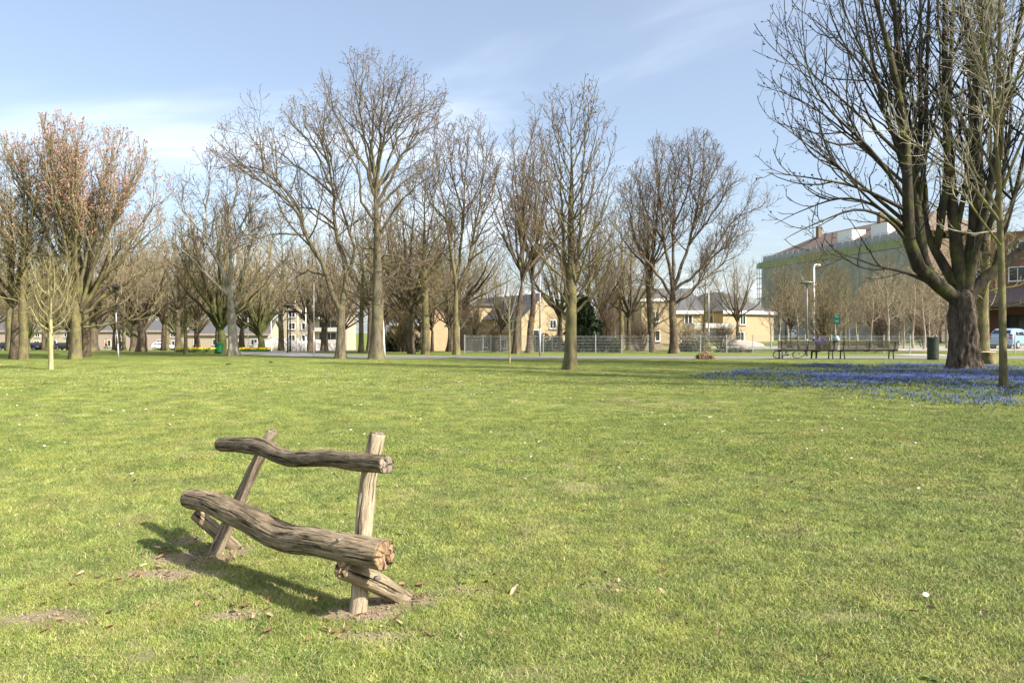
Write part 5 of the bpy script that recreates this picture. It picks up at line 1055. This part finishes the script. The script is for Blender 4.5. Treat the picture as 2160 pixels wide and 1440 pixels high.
o = empty('lamp_post', at(1717, 62)); setp(o, 'tall white lamp post with a hooked top above the shrub', 'lamp'); k = MB(); k.bar((0,0,-.1), (0,0,6.9), .09, 10, .07); pr = (0,0,6.9)
for q in range(1, 7): a = math.pi/2*q/6; c_ = (.22*(1-math.cos(a)), 0, 6.9+.25*math.sin(a)); k.bar(pr, c_, .07, 8); pr = c_
k.build('pole', m_white, o, smooth=True); MB().lathe([(.05,-.14),(.17,-.08),(.19,.0),(.12,.08)], (.38,0,7.10), 12).build('lamp_head', mat('amber_lamp', (.62,.50,.32)), o, smooth=True)
o = pole(1495, 62, 5.2, 'thin street lamp in front of the grey-roofed house', m_galv, .05, cat='lamp'); MB().box((.55,0,5.2), (1.1,.18,.10)).build('arm', m_galv, o)
# green notice sign
d = 45.4; o = empty('notice_sign', at(1762, d)); setp(o, 'dark green square notice sign on a tall post behind the bench gap', 'sign'); MB().bar((0,0,-.1), (0,0,2.55), .03, 8).build('post', m_galv, o)
MB().box((.07,-.05,2.20), (.40,.02,.58), math.radians(-8)).build('board', mat('green_sign', (.005,.062,.05), (.008,.075,.06), 6, .5), o)
tl = MB()
for z, w in ((2.40,.26),(2.34,.22),(2.12,.28),(2.06,.20)): tl.box((.07,-.064,z), (w,.004,.022), math.radians(-8))
tl.build('lettering', mat('sign_pale_green', (.20,.38,.30)), o)
# waste bin
d = Dp(758.5); o = empty('waste_bin', at(1968, d)); setp(o, 'dark green waste bin standing beside the path near the massive tree', 'bin'); mbin = mat('bin_green', (.022,.03,.026), (.04,.05,.04), 5, .5)
k = MB()
pr_ = [(.25,.0),(.265,.05),(.265,.95)]
k.lathe(pr_, (0,0,.03), 20); k.build('drum', mbin, o, smooth=False); q = MB(); n = 20; Vt = []; Ft = []
for j in range(n):
    a = 2*math.pi*j/n; zt = 1.10 + .05*abs(math.sin(a*1.0+1.57)); Vt += [(.275*math.cos(a),.275*math.sin(a),.95),(.275*math.cos(a),.275*math.sin(a),zt),(.235*math.cos(a),.235*math.sin(a),zt),(.235*math.cos(a),.235*math.sin(a),.95)]
for j in range(n):
    b0, b1 = j*4, ((j+1) % n)*4; Ft += [(b0,b1,b1+1,b0+1),(b0+1,b1+1,b1+2,b0+2),(b0+2,b1+2,b1+3,b0+3),(b0+3,b1+3,b1,b0)]
q.add(Vt, Ft).build('rim', mbin, o); MB().lathe([(.24,0),(.27,.015),(.27,.03)], (0,0,0), 16).build('base', m_iron, o)
# green crate bin under the plane tree
d = 46.0; o = empty('green_bin', at(462, d)); setp(o, 'bright green litter bin by the plane tree', 'bin'); mg = mat('bright_green', (.015,.16,.06), (.02,.20,.075), 6, .5)
MB().lathe([(.16,.10),(.20,.62)], (0,0,0), 14).build('drum', mg, o); MB().lathe([(.21,.62),(.23,.66),(.22,.72),(.17,.73)], (0,0,0), 14).build('rim', mg, o)
for s in (-1, 1): MB().bar((s*.24,0,-.05), (s*.24,0,.60), .02, 6).build('leg', mg, o)

# ------------------------------------------------------------------ stumps, heaps
def lump(name, w, d_, h, seed, m, rough=.25, n=26, k=14, parent=None, freq=2.2):
    Vt = []; Ft = []
    for i in range(k):
        t = i/(k-1); r = math.sin(min(1, (1-t)*1.02)*math.pi/2)
        for j in range(n):
            a = 2*math.pi*j/n; x, y = r*math.cos(a), r*math.sin(a); z = h*math.sqrt(max(0, 1-r*r))*(1+rough*.6*mnoise.noise(Vector((x*freq, y*freq, seed)))) ; g = 1 + rough*mnoise.noise(Vector((x*freq*.8+seed, y*freq*.8, 3.1)))
            Vt.append((w*x*g, d_*y*g, z - .03))
    for i in range(k-1):
        for j in range(n): Ft.append((i*n+j, i*n+(j+1) % n, (i+1)*n+(j+1) % n, (i+1)*n+j))
    Ft.append(tuple(range((k-1)*n, k*n)))
    return MB().add(Vt, Ft).build(name, m, parent, smooth=True)
# cut stump behind the massive tree
d = Dp(767); o = empty('tree_stump', at(2080, d)); setp(o, 'freshly cut tree stump with a pale top behind the massive tree', 'stump')
obj('bark', trunk_mesh('bark', [(0,0,-.1),(0,0,.15),(.02,0,.35),(.02,0,.52)], [.42,.40,.37,.37], BARK['olive'], .45, 6, 5, S=36, K=24, rough=.14, fz=.2, cone=False), o)
MB().lathe([(.36,0),(.33,.02),(.15,.025),(.02,.022)], (.02,0,.515), 24).build('cut_top', mat('cut_wood', (.52,.38,.22), (.62,.48,.30), 12, .8), o)
# rotten stump with shoots near the path
d = Dp(757); o = empty('tree_stump', at(1487, d)); setp(o, 'low rotten brown stump sprouting thin shoots near the path', 'stump'); m_rot = mat('rotten_wood', (.10,.06,.035), (.24,.15,.08), 9, .95, 1.0)
q = lump('mound', .46, .42, .36, 3.3, m_rot, .5, 40, 22, o, 5.0)
rs = np.random.RandomState(6)
for i in range(40):
    a = rs.rand()*6.28; r = .55*rs.rand()**.5; m = MB(); m.bar((r*math.cos(a), r*math.sin(a), .0), (r*math.cos(a)+rs.randn()*.12, r*math.sin(a)+rs.randn()*.1, .10+.28*(1-r)*rs.rand()+.05), .03+.03*rs.rand(), 5, .02); m.build('chunk', m_rot, o)
for i in range(16):
    a = rs.rand()*6.28; r = .3*rs.rand(); p0 = (r*math.cos(a), r*math.sin(a), .2); p1 = (p0[0]+rs.randn()*.12, p0[1]+rs.randn()*.1, .75+.45*rs.rand()); MB().bar(p0, p1, .009, 4, .005).build('shoot', TWIG['tan'], o)
m_sand = mat('sand', (.38,.32,.25), (.50,.43,.35), 3, .95, .3); m_rub = mat('rubble', (.33,.30,.27), (.46,.43,.39), 3, .95, .8)
for px_, d, w, dp, h, sd, m, lab in ((1565,66,2.0,1.4,.6,1.0,m_sand,'low sandy heap before the grey-roofed house'),(585,92,3.2,2.4,1.7,2.0,m_rub,'pale rubble heap left of the path beyond the lamps'),(655,96,4.0,2.4,1.4,3.0,m_rub,'long pale rubble heap in front of the apartment block'),(1362,56,1.6,1.0,.55,4.0,mat('leaf_heap', (.13,.10,.07), (.22,.175,.125), 5, .95, .8),'brown garden heap behind the thinner dark tree')):
    q = lump('heap', w, dp, h, sd, m, .45); q.location = at(px_, d); setp(q, lab, 'heap')

# ------------------------------------------------------------------ cars
def car(loc, rz, paint, label, name='car', L=4.1, H=1.52, group=None, detail=True):
    o = empty(name, loc, rz); setp(o, label, 'car', group); hw = .86
    secs = [(-.50,.42,.78,.80,.80,.70),(-.485,.33,.92,1.05,.84,.72),(-.455,.30,.96,1.14,.86,.70),(-.40,.28,.97,1.36,.86,.66),(-.33,.27,.97,H-.03,.86,.65),(-.2,.27,.96,H,.87,.65),(0,.26,.95,H-.02,.87,.65),(.10,.26,.94,H-.10,.87,.64),(.22,.26,.93,1.20,.87,.68),(.29,.26,.92,1.0,.86,.76),(.40,.28,.86,.92,.85,.74),(.47,.30,.74,.80,.80,.66),(.50,.36,.60,.64,.70,.56)]
    Vt = []; Ft = []
    for x, zb, zbelt, zt, wb, wt in secs:
        for s, z in ((-wb*.9,zb),(-wb,zb+.18),(-wb*1.01,(zb+zbelt)*.55),(-wb*.98,zbelt),(-wt,zt-.05),(-wt*.82,zt),(wt*.82,zt),(wt,zt-.05),(wb*.98,zbelt),(wb*1.01,(zb+zbelt)*.55),(wb,zb+.18),(wb*.9,zb)): Vt.append((x*L, s, z))
    n = 12
    for i in range(len(secs)-1):
        for j in range(n): Ft.append((i*n+j, (i+1)*n+j, (i+1)*n+(j+1) % n, i*n+(j+1) % n))
    Ft += [tuple(range(n)), tuple(range((len(secs)-1)*n, len(secs)*n))[::-1]]
    MB().add(Vt, Ft).build('body', paint, o, smooth=True)
    def secat(x):
        xs_ = [s[0]*L for s in secs]; return [float(np.interp(x, xs_, [s[k] for s in secs])) for k in range(1, 6)]
    for s in (-1, 1):
        for x0, x1, t0, t1 in ((-.37,-.255,.10,0),(-.24,-.04,0,0),(-.025,.16,0,.30)):
            P_ = []
            for x, z_, tt_ in ((x0*L,0,0),(x1*L,0,0),((x1-.06*t1)*L - t1*.3,1,t1),((x0)*L + t0*.5,1,t0)):
                zb, zbelt, zt, wb, wt = secat(x); za = zbelt+.04; zt_ = zt-.10; P_.append((x, s*((wb*.98 if z_ == 0 else wt)+.012 - (.0 if z_ else .012)), za if z_ == 0 else zt_))
            MB().add(P_, [(0,1,2,3) if s < 0 else (3,2,1,0)]).build('side_window', m_pane, o)
        for x in (-.31*L, .31*L):
            w = MB(); w.bar((x, s*.66, .31), (x, s*.885, .31), .31, 20); wh = w.build('wheel', mat_tyre, o); r = MB(); r.bar((x, s*.88, .31), (x, s*.897, .31), .20, 14); r.build('rim', m_galv, wh)
        MB().box((-.488*L, s*.70, .92), (.12,.20,.34)).build('tail_light', m_tail, o); MB().box((.475*L, s*.60, .68), (.14,.26,.14)).build('headlight', m_galv, o); MB().box((.20*L, s*.95, 1.0), (.12,.16,.12)).build('mirror', paint, o)
    MB().add([(-.472*L-.02,-.62,1.06),(-.472*L-.02,.62,1.06),(-.395*L-.03,.56,1.39),(-.395*L-.03,-.56,1.39)], [(3,2,1,0)]).build('rear_window', m_pane, o)
    MB().add([(.285*L+.02,-.68,1.02),(.285*L+.02,.68,1.02),(.135*L+.02,.58,1.42),(.135*L+.02,-.58,1.42)], [(0,1,2,3)]).build('windscreen', m_pane, o)
    MB().box((-.492*L-.01,0,.70), (.02,.52,.12)).build('number_plate', m_plate, o); MB().box((-.49*L,0,.46), (.10,1.66,.22)).build('bumper', paint, o); return o
mat_tyre = mat('car_tyre', (.025,.025,.025), (.04,.04,.04), 20, .9); m_tail = mat('tail_light', (.30,.015,.015), rough=.25); m_plate = mat('plate_yellow', (.62,.38,.03))
m_blue = mat('car_blue', (.22,.36,.56), (.24,.38,.58), 3, .25, coat=.6)
cd = 53.5; cx_ = X_at(2136, cd); car((cx_, cd, float(gz(cx_, cd))+.02), math.radians(33), m_blue, 'light blue hatchback parked behind the fence at the brick building', 'parked_car')
m_cwhite = mat('car_white', (.66,.67,.68), (.70,.70,.71), 3, .3, coat=.4); m_cdark = mat('car_black', (.02,.022,.028), (.03,.03,.035), 3, .3, coat=.4)
cd = 118; car((X_at(1672, cd), cd, float(gz(X_at(1672, cd), cd))+.1), math.radians(60), m_cwhite, 'small white car seen between saplings left of the lamp', 'parked_car')
for px_, d, m in ((62,140,m_cdark),(78,142,m_cdark),(95,141,m_cdark),(20,138,m_cdark),(345,134,m_cwhite),(140,143,m_cdark)):
    if (px_, d) == (62,140): c0 = car(at(px_, d), .05, m_cdark, 'dark car parked far off before the terraced houses', 'parked_car', group='dark cars parked far off'); continue
    if m is m_cdark: c_ = copy_tree(c0); c_.location = at(px_, d)
    else: car(at(px_, d), .05, m_cwhite, 'white car parked far off beyond the stout tree' if px_ == 345 else 'white car parked far off among the dark ones', 'parked_car')

# ------------------------------------------------------------------ people walking far off
def walker(px_, d, top, legs, label, s=1.0, rz=0.0):
    o = empty('person', at(px_, d), rz); setp(o, label, 'person'); o.scale = (s, s, s)
    J = dict(pel=((0,0,.95),.13), ch=((0,.02,1.32),(.17,.11)), nk=((0,.03,1.48),.05), hd=((0,.05,1.60),.085), tp=((0,.05,1.68),.075), sl=((-.19,.02,1.40),.06), el=((-.24,-.06,1.12),.045), hl=((-.22,.08,.90),.035), sr=((.19,.02,1.40),.06), er=((.24,.08,1.12),.045), hr=((.22,.20,.92),.035),
      tl=((-.09,0,.88),.09), kl=((-.10,.14,.50),.06), al=((-.10,.10,.10),.04), fl=((-.10,.22,.04),.035), tr=((.09,0,.88),.09), kr=((.10,-.06,.48),.06), ar=((.10,-.22,.12),.04), fr=((.10,-.12,.04),.035))
    E = [('pel','ch'),('ch','nk'),('nk','hd'),('hd','tp'),('ch','sl'),('sl','el'),('el','hl'),('ch','sr'),('sr','er'),('er','hr'),('pel','tl'),('tl','kl'),('kl','al'),('al','fl'),('pel','tr'),('tr','kr'),('kr','ar'),('ar','fr')]
    skin_body('body', J, E, [m_skin, top, legs, m_shoe], asg, o); finger_set((-.22,.08,.90), (0,.2,-1), (0,1,0), m_skin, o); finger_set((.22,.20,.92), (0,.2,-1), (0,1,0), m_skin, o)
    h = bpy.data.meshes.new('hair'); bm_ = bmesh.new(); bmesh.ops.create_icosphere(bm_, subdivisions=2, radius=.105)
    for v in bm_.verts: v.co += Vector((0,.03,1.66))
    bmesh.ops.delete(bm_, geom=[v for v in bm_.verts if v.co.z < 1.60 + max(0, v.co.y-.03)*.9], context='VERTS'); bm_.to_mesh(h); bm_.free(); h.materials.append(m_hair); obj('hair', h, o); return o
walker(224, 105, mat('orange_jacket', (.62,.14,.02), (.70,.18,.03), 9, .8), m_jean, 'person in an orange jacket walking far off among the trees', 1.0, 1.2)
walker(200, 108, mat('red_jacket', (.42,.05,.06), (.50,.07,.08), 9, .8), m_jean, 'person in a red jacket far off beside the one in orange', 1.0, .8)
walker(550, 74, mat('white_coat', (.66,.66,.68), (.72,.72,.74), 9, .8), mat('pale_trousers', (.5,.5,.5)), 'person in white beside the leaning stem above the daffodils', .95, 2.0)

# ------------------------------------------------------------------ flowers and litter
rf_ = np.random.RandomState(17)
def flower_density(x, y):
    px_ = 1080 + x/y*FP; py_ = 700 + FP*CH/y
    lo = np.interp(px_, [1455,1500,1600,1700,1800,1880,2000,2160,2300], [797,806,818,830,845,858,866,872,874]); hi = np.interp(px_, [1455,1560,1640,1720,1850,1990,2060,2160,2300], [793,781,772,768,767,769,771,774,774])
    ins = (py_ > hi) & (py_ < lo) & (px_ > 1455); edge = np.clip((lo+6-py_)/30, 0, 1)*np.clip((py_-hi)/3, .35, 1)
    band = np.exp(-((py_-796)/13.0)**2)*sstep(1620, 1850, px_) + .55*np.exp(-((py_-771)/4.5)**2) + .30 + .35*np.exp(-((py_-790)/9.0)**2)
    gap = 1 - .75*np.exp(-((py_-779)/3.2)**2)*sstep(1600, 1750, px_)
    return ins*edge*band*gap*(.25 + 1.5*sstep(.35, .7, fbm(x, y, .55, 6)))
yy = np.sqrt(rf_.rand(190000)*(33**2-11**2) + 11**2); xx = (.22 + .58*rf_.rand(len(yy)))*yy; pr = flower_density(xx, yy); keep = rf_.rand(len(yy)) < pr*.20; xx, yy = xx[keep], yy[keep]; od = np.argsort(yy); xx, yy = xx[od], yy[od]
m_sq = mat('squill_blue', (.11,.15,.54), (.25,.29,.70), 2.0, .7); m_sql = mat('squill_leaf', (.05,.10,.02), (.09,.15,.035), 3, .7)
def squill_geo(rng):
    V = []; F = []; mi = []
    for st in range(1 + rng.randint(0, 2)):
        a = rng.rand()*6.28; r0 = .03*rng.rand(); b0 = np.array([r0*math.cos(a), r0*math.sin(a), 0]); h = .055 + .045*rng.rand(); t = b0 + np.array([rng.randn()*.015, rng.randn()*.015, h]); q = len(V)
        V += [b0 + [-.002,0,0], b0 + [.002,0,0], t]; F.append([q, q+1, q+2]); mi.append(1)
        for f in range(2):
            c_ = t - np.array([0, 0, .022*f]) + rng.randn(3)*.006; s = .012 + .005*rng.rand()
            for pt in range(3):
                an = pt*2.09 + rng.rand(); d1 = np.array([math.cos(an), math.sin(an), .35])*s*1.25; d2 = np.array([-math.sin(an), math.cos(an), 0])*s*.55; q = len(V)
                V += [c_, c_ + d1*.6 + d2, c_ + d1 + d1*.3, c_ + d1*.6 - d2]; F += [[q, q+1, q+2], [q, q+2, q+3]]; mi += [0, 0]
    for lf in range(2):
        an = rng.rand()*6.28; dr = np.array([math.cos(an), math.sin(an), 0]); sd = np.array([-dr[1], dr[0], 0])*.005; q = len(V); V += [sd, -sd, dr*.04 - sd + [0,0,.07], dr*.04 + sd + [0,0,.07], dr*.09 + [0,0,.08]]; F += [[q, q+1, q+2], [q, q+2, q+3], [q+3, q+2, q+4]]; mi += [1, 1, 1]
    return np.array(V, float), np.array(F), np.array(mi)
protos = [squill_geo(np.random.RandomState(500+k)) for k in range(8)]
pme = [mesh_np('squill', v, f, [m_sq, m_sql], False, mi) for v, f, mi in protos]
n_ind = 300; zz_ = gz(xx, yy)
for i in range(min(n_ind, len(xx))):
    q = obj('squill', pme[i % 8], None, (xx[i], yy[i], zz_[i]), rf_.rand()*6.28); q.scale = (.95,)*3; setp(q, 'small blue squill flower at the near edge of the flower drift', 'flower', 'squills at the near edge of the drift')
Vs = []; Fs = []; Ms = []; nn_ = 0
for i in range(n_ind, len(xx)):
    v, f, mi = protos[i % 8]; a = rf_.rand()*6.28; ca, sa = math.cos(a), math.sin(a); s = .8 + .35*rf_.rand(); w = v*s; Vs.append(np.column_stack([w[:, 0]*ca - w[:, 1]*sa + xx[i], w[:, 0]*sa + w[:, 1]*ca + yy[i], w[:, 2] + zz_[i]])); Fs.append(f + nn_); Ms.append(mi); nn_ += len(v)
q = obj('squills', mesh_np('squills', np.concatenate(Vs), np.concatenate(Fs), [m_sq, m_sql], False, np.concatenate(Ms))); setp(q, 'drift of countless blue squill flowers under the massive old tree', 'flowers', kind='stuff')
# daffodil strip
yy2 = 49 + 4.5*rf_.rand(900); xx2 = X_at(370 + 200*rf_.rand(900), 1.0)*yy2; Vs = []; Fs = []; Ms = []; k = 0
for x, y in zip(xx2, yy2):
    z = float(gz(x, y)); s = .034; h = .22 + .08*rf_.rand(); a = rf_.rand()*6.28; d1 = np.array([math.cos(a), math.sin(a), 0])*s; d2 = np.array([-math.sin(a)*.3, math.cos(a)*.3, 1])*s; c_ = np.array([x, y, z+h])
    Vs += [c_-d1-d2, c_+d1-d2, c_+d1+d2, c_-d1+d2, np.array([x-.02, y, z]), np.array([x+.02, y, z]), np.array([x+.06, y+.02, z+.25])]; Fs += [[k,k+1,k+2],[k,k+2,k+3],[k+4,k+5,k+6]]; Ms += [0,0,1]; k += 7
q = obj('daffodils', mesh_np('daffodils', np.array(Vs), np.array(Fs), [mat('daffodil_yellow', (.72,.52,.02), (.80,.62,.05), 5, .7), m_sql], False, Ms)); setp(q, 'strip of yellow daffodils behind the plane tree', 'flowers', kind='stuff')
# daisies
m_dw = mat('daisy_white', (.78,.77,.74)); m_dy = mat('daisy_yellow', (.70,.50,.04))
def daisy_me(sd):
    rng = np.random.RandomState(sd); V = []; F = []; mi = []; n = 11; tl_ = rng.randn(2)*.25; h = .030
    for k in range(n):
        a = 2*math.pi*k/n; a2 = a + 2*math.pi/n*.8; r = .0125*(.9+.2*rng.rand()); q = len(V)
        for rr2, an, zz in ((.003,a,0),(r,a,.003),(r,a2,.003),(.003,a2,0)): x, y = rr2*math.cos(an), rr2*math.sin(an); V.append((x, y, h + zz + x*tl_[0] + y*tl_[1]))
        F.append((q, q+1, q+2, q+3)); mi.append(0)
    q = len(V)
    for k in range(6): V.append((.0042*math.cos(k*1.047), .0042*math.sin(k*1.047), h+.0035))
    F.append(tuple(range(q, q+6))); mi.append(1); q = len(V); V += [(-.0012,0,0),(.0012,0,0),(0,0,h)]; F.append((q,q+1,q+2)); mi.append(1)
    me = bpy.data.meshes.new('daisy'); me.from_pydata(V, [], F); me.materials.append(m_dw); me.materials.append(m_dy); me.polygons.foreach_set('material_index', mi); me.update(); return me
dm = [daisy_me(k) for k in range(4)]
x, y = scatter(rf_, 3.0, 26, 3.4, 0); cl = fbm(x, y, .7, 12); keep = rf_.rand(len(x)) < sstep(.48, .70, cl)*sstep(2.5, 9, y)*.9 + .07; x, y = x[keep], y[keep]; od = np.argsort(y); x, y = x[od], y[od]
for i in range(min(300, len(x))):
    q = obj('daisy', dm[i % 4], None, (x[i], y[i], float(gz(x[i], y[i]))), rf_.rand()*6.28); s = .75 + .45*rf_.rand(); q.scale = (s, s, s); setp(q, 'tiny white daisy flowering in the open lawn', 'daisy', 'daisies in the lawn')
if len(x) > 300:
    Vs = []; Fs = []; k = 0
    for i in range(300, len(x)):
        z = float(gz(x[i], y[i])) + .030; s = .012
        for j in range(6): Vs.append((x[i]+s*math.cos(j*1.047), y[i]+s*math.sin(j*1.047), z + .004*math.sin(j)))
        Fs.append([k+j for j in range(6)]); k += 6
    q = obj('daisies', mesh_np('daisies', np.array(Vs), np.array(Fs), m_dw, False)); setp(q, 'far daisies sprinkled over the lawn', 'daisies', kind='stuff')
# dry leaves and twigs
m_lf = [mat('dry_leaf_a', (.20,.11,.055), (.32,.19,.10), 25, .8), mat('dry_leaf_b', (.36,.25,.15), (.50,.38,.25), 25, .8), mat('dry_leaf_c', (.10,.06,.035), (.18,.11,.06), 25, .8)]
def leaf_me(sd, m):
    rng = np.random.RandomState(sd); n = 9; V = [(0,0,.006)]; cur = .35 + .5*rng.rand()
    for k in range(n):
        a = 2*math.pi*k/n; r = .024*(1 + .75*abs(math.cos(a)))*(.7+.5*rng.rand()); x, y = r*math.cos(a), r*.6*math.sin(a); V.append((x, y, .008 + cur*abs(y)*.9 + rng.rand()*.006))
    F = [(0, 1+k, 1+(k+1) % n) for k in range(n)]; me = bpy.data.meshes.new('dry_leaf'); me.from_pydata(V, [], F); me.materials.append(m); me.update(); return me
lm = [leaf_me(k, m_lf[k % 3]) for k in range(9)]
lx = []; ly = []
x, y = scatter(rf_, 3.0, 9.5, 4.6, 0); keep = rf_.rand(len(x)) < .30 + .5*sstep(.5, .7, fbm(x, y, .8, 15)); lx += list(x[keep]); ly += list(y[keep])
for cx, cy, w, h, s in DIRTW[:12]:
    for _ in range(10): lx.append(cx + rf_.randn()*w*1.0); ly.append(cy + rf_.randn()*h*1.1)
od = rf_.permutation(len(lx))[:290]
for i in od:
    q = obj('dry_leaf', lm[rf_.randint(9)], None, (lx[i], ly[i], float(gz(lx[i], ly[i])) + .012), rf_.rand()*6.28); s = .30 + .42*rf_.rand(); q.scale = (s, s, s); q.rotation_euler = (rf_.randn()*.35, rf_.randn()*.35, rf_.rand()*6.28); setp(q, 'curled dry brown leaf lying in the grass', 'leaf', 'dry leaves on the lawn')
m_tw = mat('dead_twig', (.16,.12,.085), (.30,.24,.18), 20, .9)
x, y = scatter(rf_, 3.2, 9, .55, 0)
for i in range(len(x)):
    L_ = .05 + .13*rf_.rand(); a = rf_.rand()*6.28; m = MB(); p = Vector((-L_/2,0,.02)); 
    for k in range(3):
        q_ = p + Vector((L_/3, rf_.randn()*.01, rf_.randn()*.004)); m.bar(p, q_, .0035*(1-.2*k), 5, .0035*(.8-.2*k)); p = q_
    q = m.build('dead_twig', m_tw, None, (x[i], y[i], float(gz(x[i], y[i]))+.004), a); setp(q, 'short dead twig lying in the grass', 'twig', 'dead twigs on the lawn')
# two dark molehills on the far lawn
m_mole = mat('dark_soil', (.02,.016,.012), (.045,.035,.025), 9, .95, .8)
for px_, py_, lab in ((483,769,'small dark soil clump on the lawn before the plane tree'),(571,765,'small dark soil clump on the lawn before the lamp posts')):
    q = lump('soil_clump', .13, .10, .09, px_, m_mole, .5, 16, 9, None, 4.0); q.location = at(px_, Dp(py_)); setp(q, lab, 'soil clump')

# crumbs of soil and small stones in the bare patches, broad-leaved weeds in the turf (uncountable)
Vs = []; Fs = []; k = 0
for cx, cy, w, h, s in DIRTW[:12]:
    for _ in range(90):
        x_, y_ = cx + rf_.randn()*w*.55, cy + rf_.randn()*h*.55; r = .003 + .008*rf_.rand()**2; z_ = float(gz(x_, y_)) + r*.4; q6 = rf_.rand(6)*.6 + .7
        Vs += [(x_+r*q6[0],y_,z_),(x_,y_+r*q6[1],z_),(x_-r*q6[2],y_,z_),(x_,y_-r*q6[3],z_),(x_,y_,z_+r*.8*q6[4]),(x_,y_,z_-r*.6)]; Fs += [[k+a,k+(a+1)%4,k+4] for a in range(4)] + [[k+(a+1)%4,k+a,k+5] for a in range(4)]; k += 6
q = obj('soil_crumbs', mesh_np('soil_crumbs', np.array(Vs), np.array(Fs), mat('crumb', (.13,.095,.065), (.34,.27,.20), 60, .95), False)); setp(q, 'crumbs of bare soil around the log bench', 'soil', kind='stuff')
x, y = scatter(rf_, 2.6, 12, 9.0, .03); keep = rf_.rand(len(x)) < .08 + .8*sstep(.52, .68, fbm(x, y, 1.1, 21)); x, y = x[keep], y[keep]; Vs = []; Fs = []; k = 0
for i in range(len(x)):
    n = rf_.randint(4, 8); z_ = float(gz(x[i], y[i])) + .004; a0 = rf_.rand()*6.28
    for j in range(n):
        a = a0 + j*6.283/n + rf_.randn()*.2; L_ = .018 + .022*rf_.rand(); w = L_*.32; dx, dy = math.cos(a), math.sin(a); c0 = (x[i], y[i], z_); m1 = (x[i]+dx*L_*.55, y[i]+dy*L_*.55, z_ + L_*.35)
        Vs += [c0, (m1[0]-dy*w, m1[1]+dx*w, m1[2]), (x[i]+dx*L_, y[i]+dy*L_, z_ + L_*.28), (m1[0]+dy*w, m1[1]-dx*w, m1[2])]; Fs += [[k, k+3, k+2, k+1]]; k += 4
q = obj('lawn_weeds', mesh_np('lawn_weeds', np.array(Vs), np.array(Fs), mat('weed_leaf', (.075,.14,.03), (.13,.20,.045), 2, .55, spec=.4), False)); setp(q, 'small broad-leaved weeds scattered through the turf', 'weeds', kind='stuff')
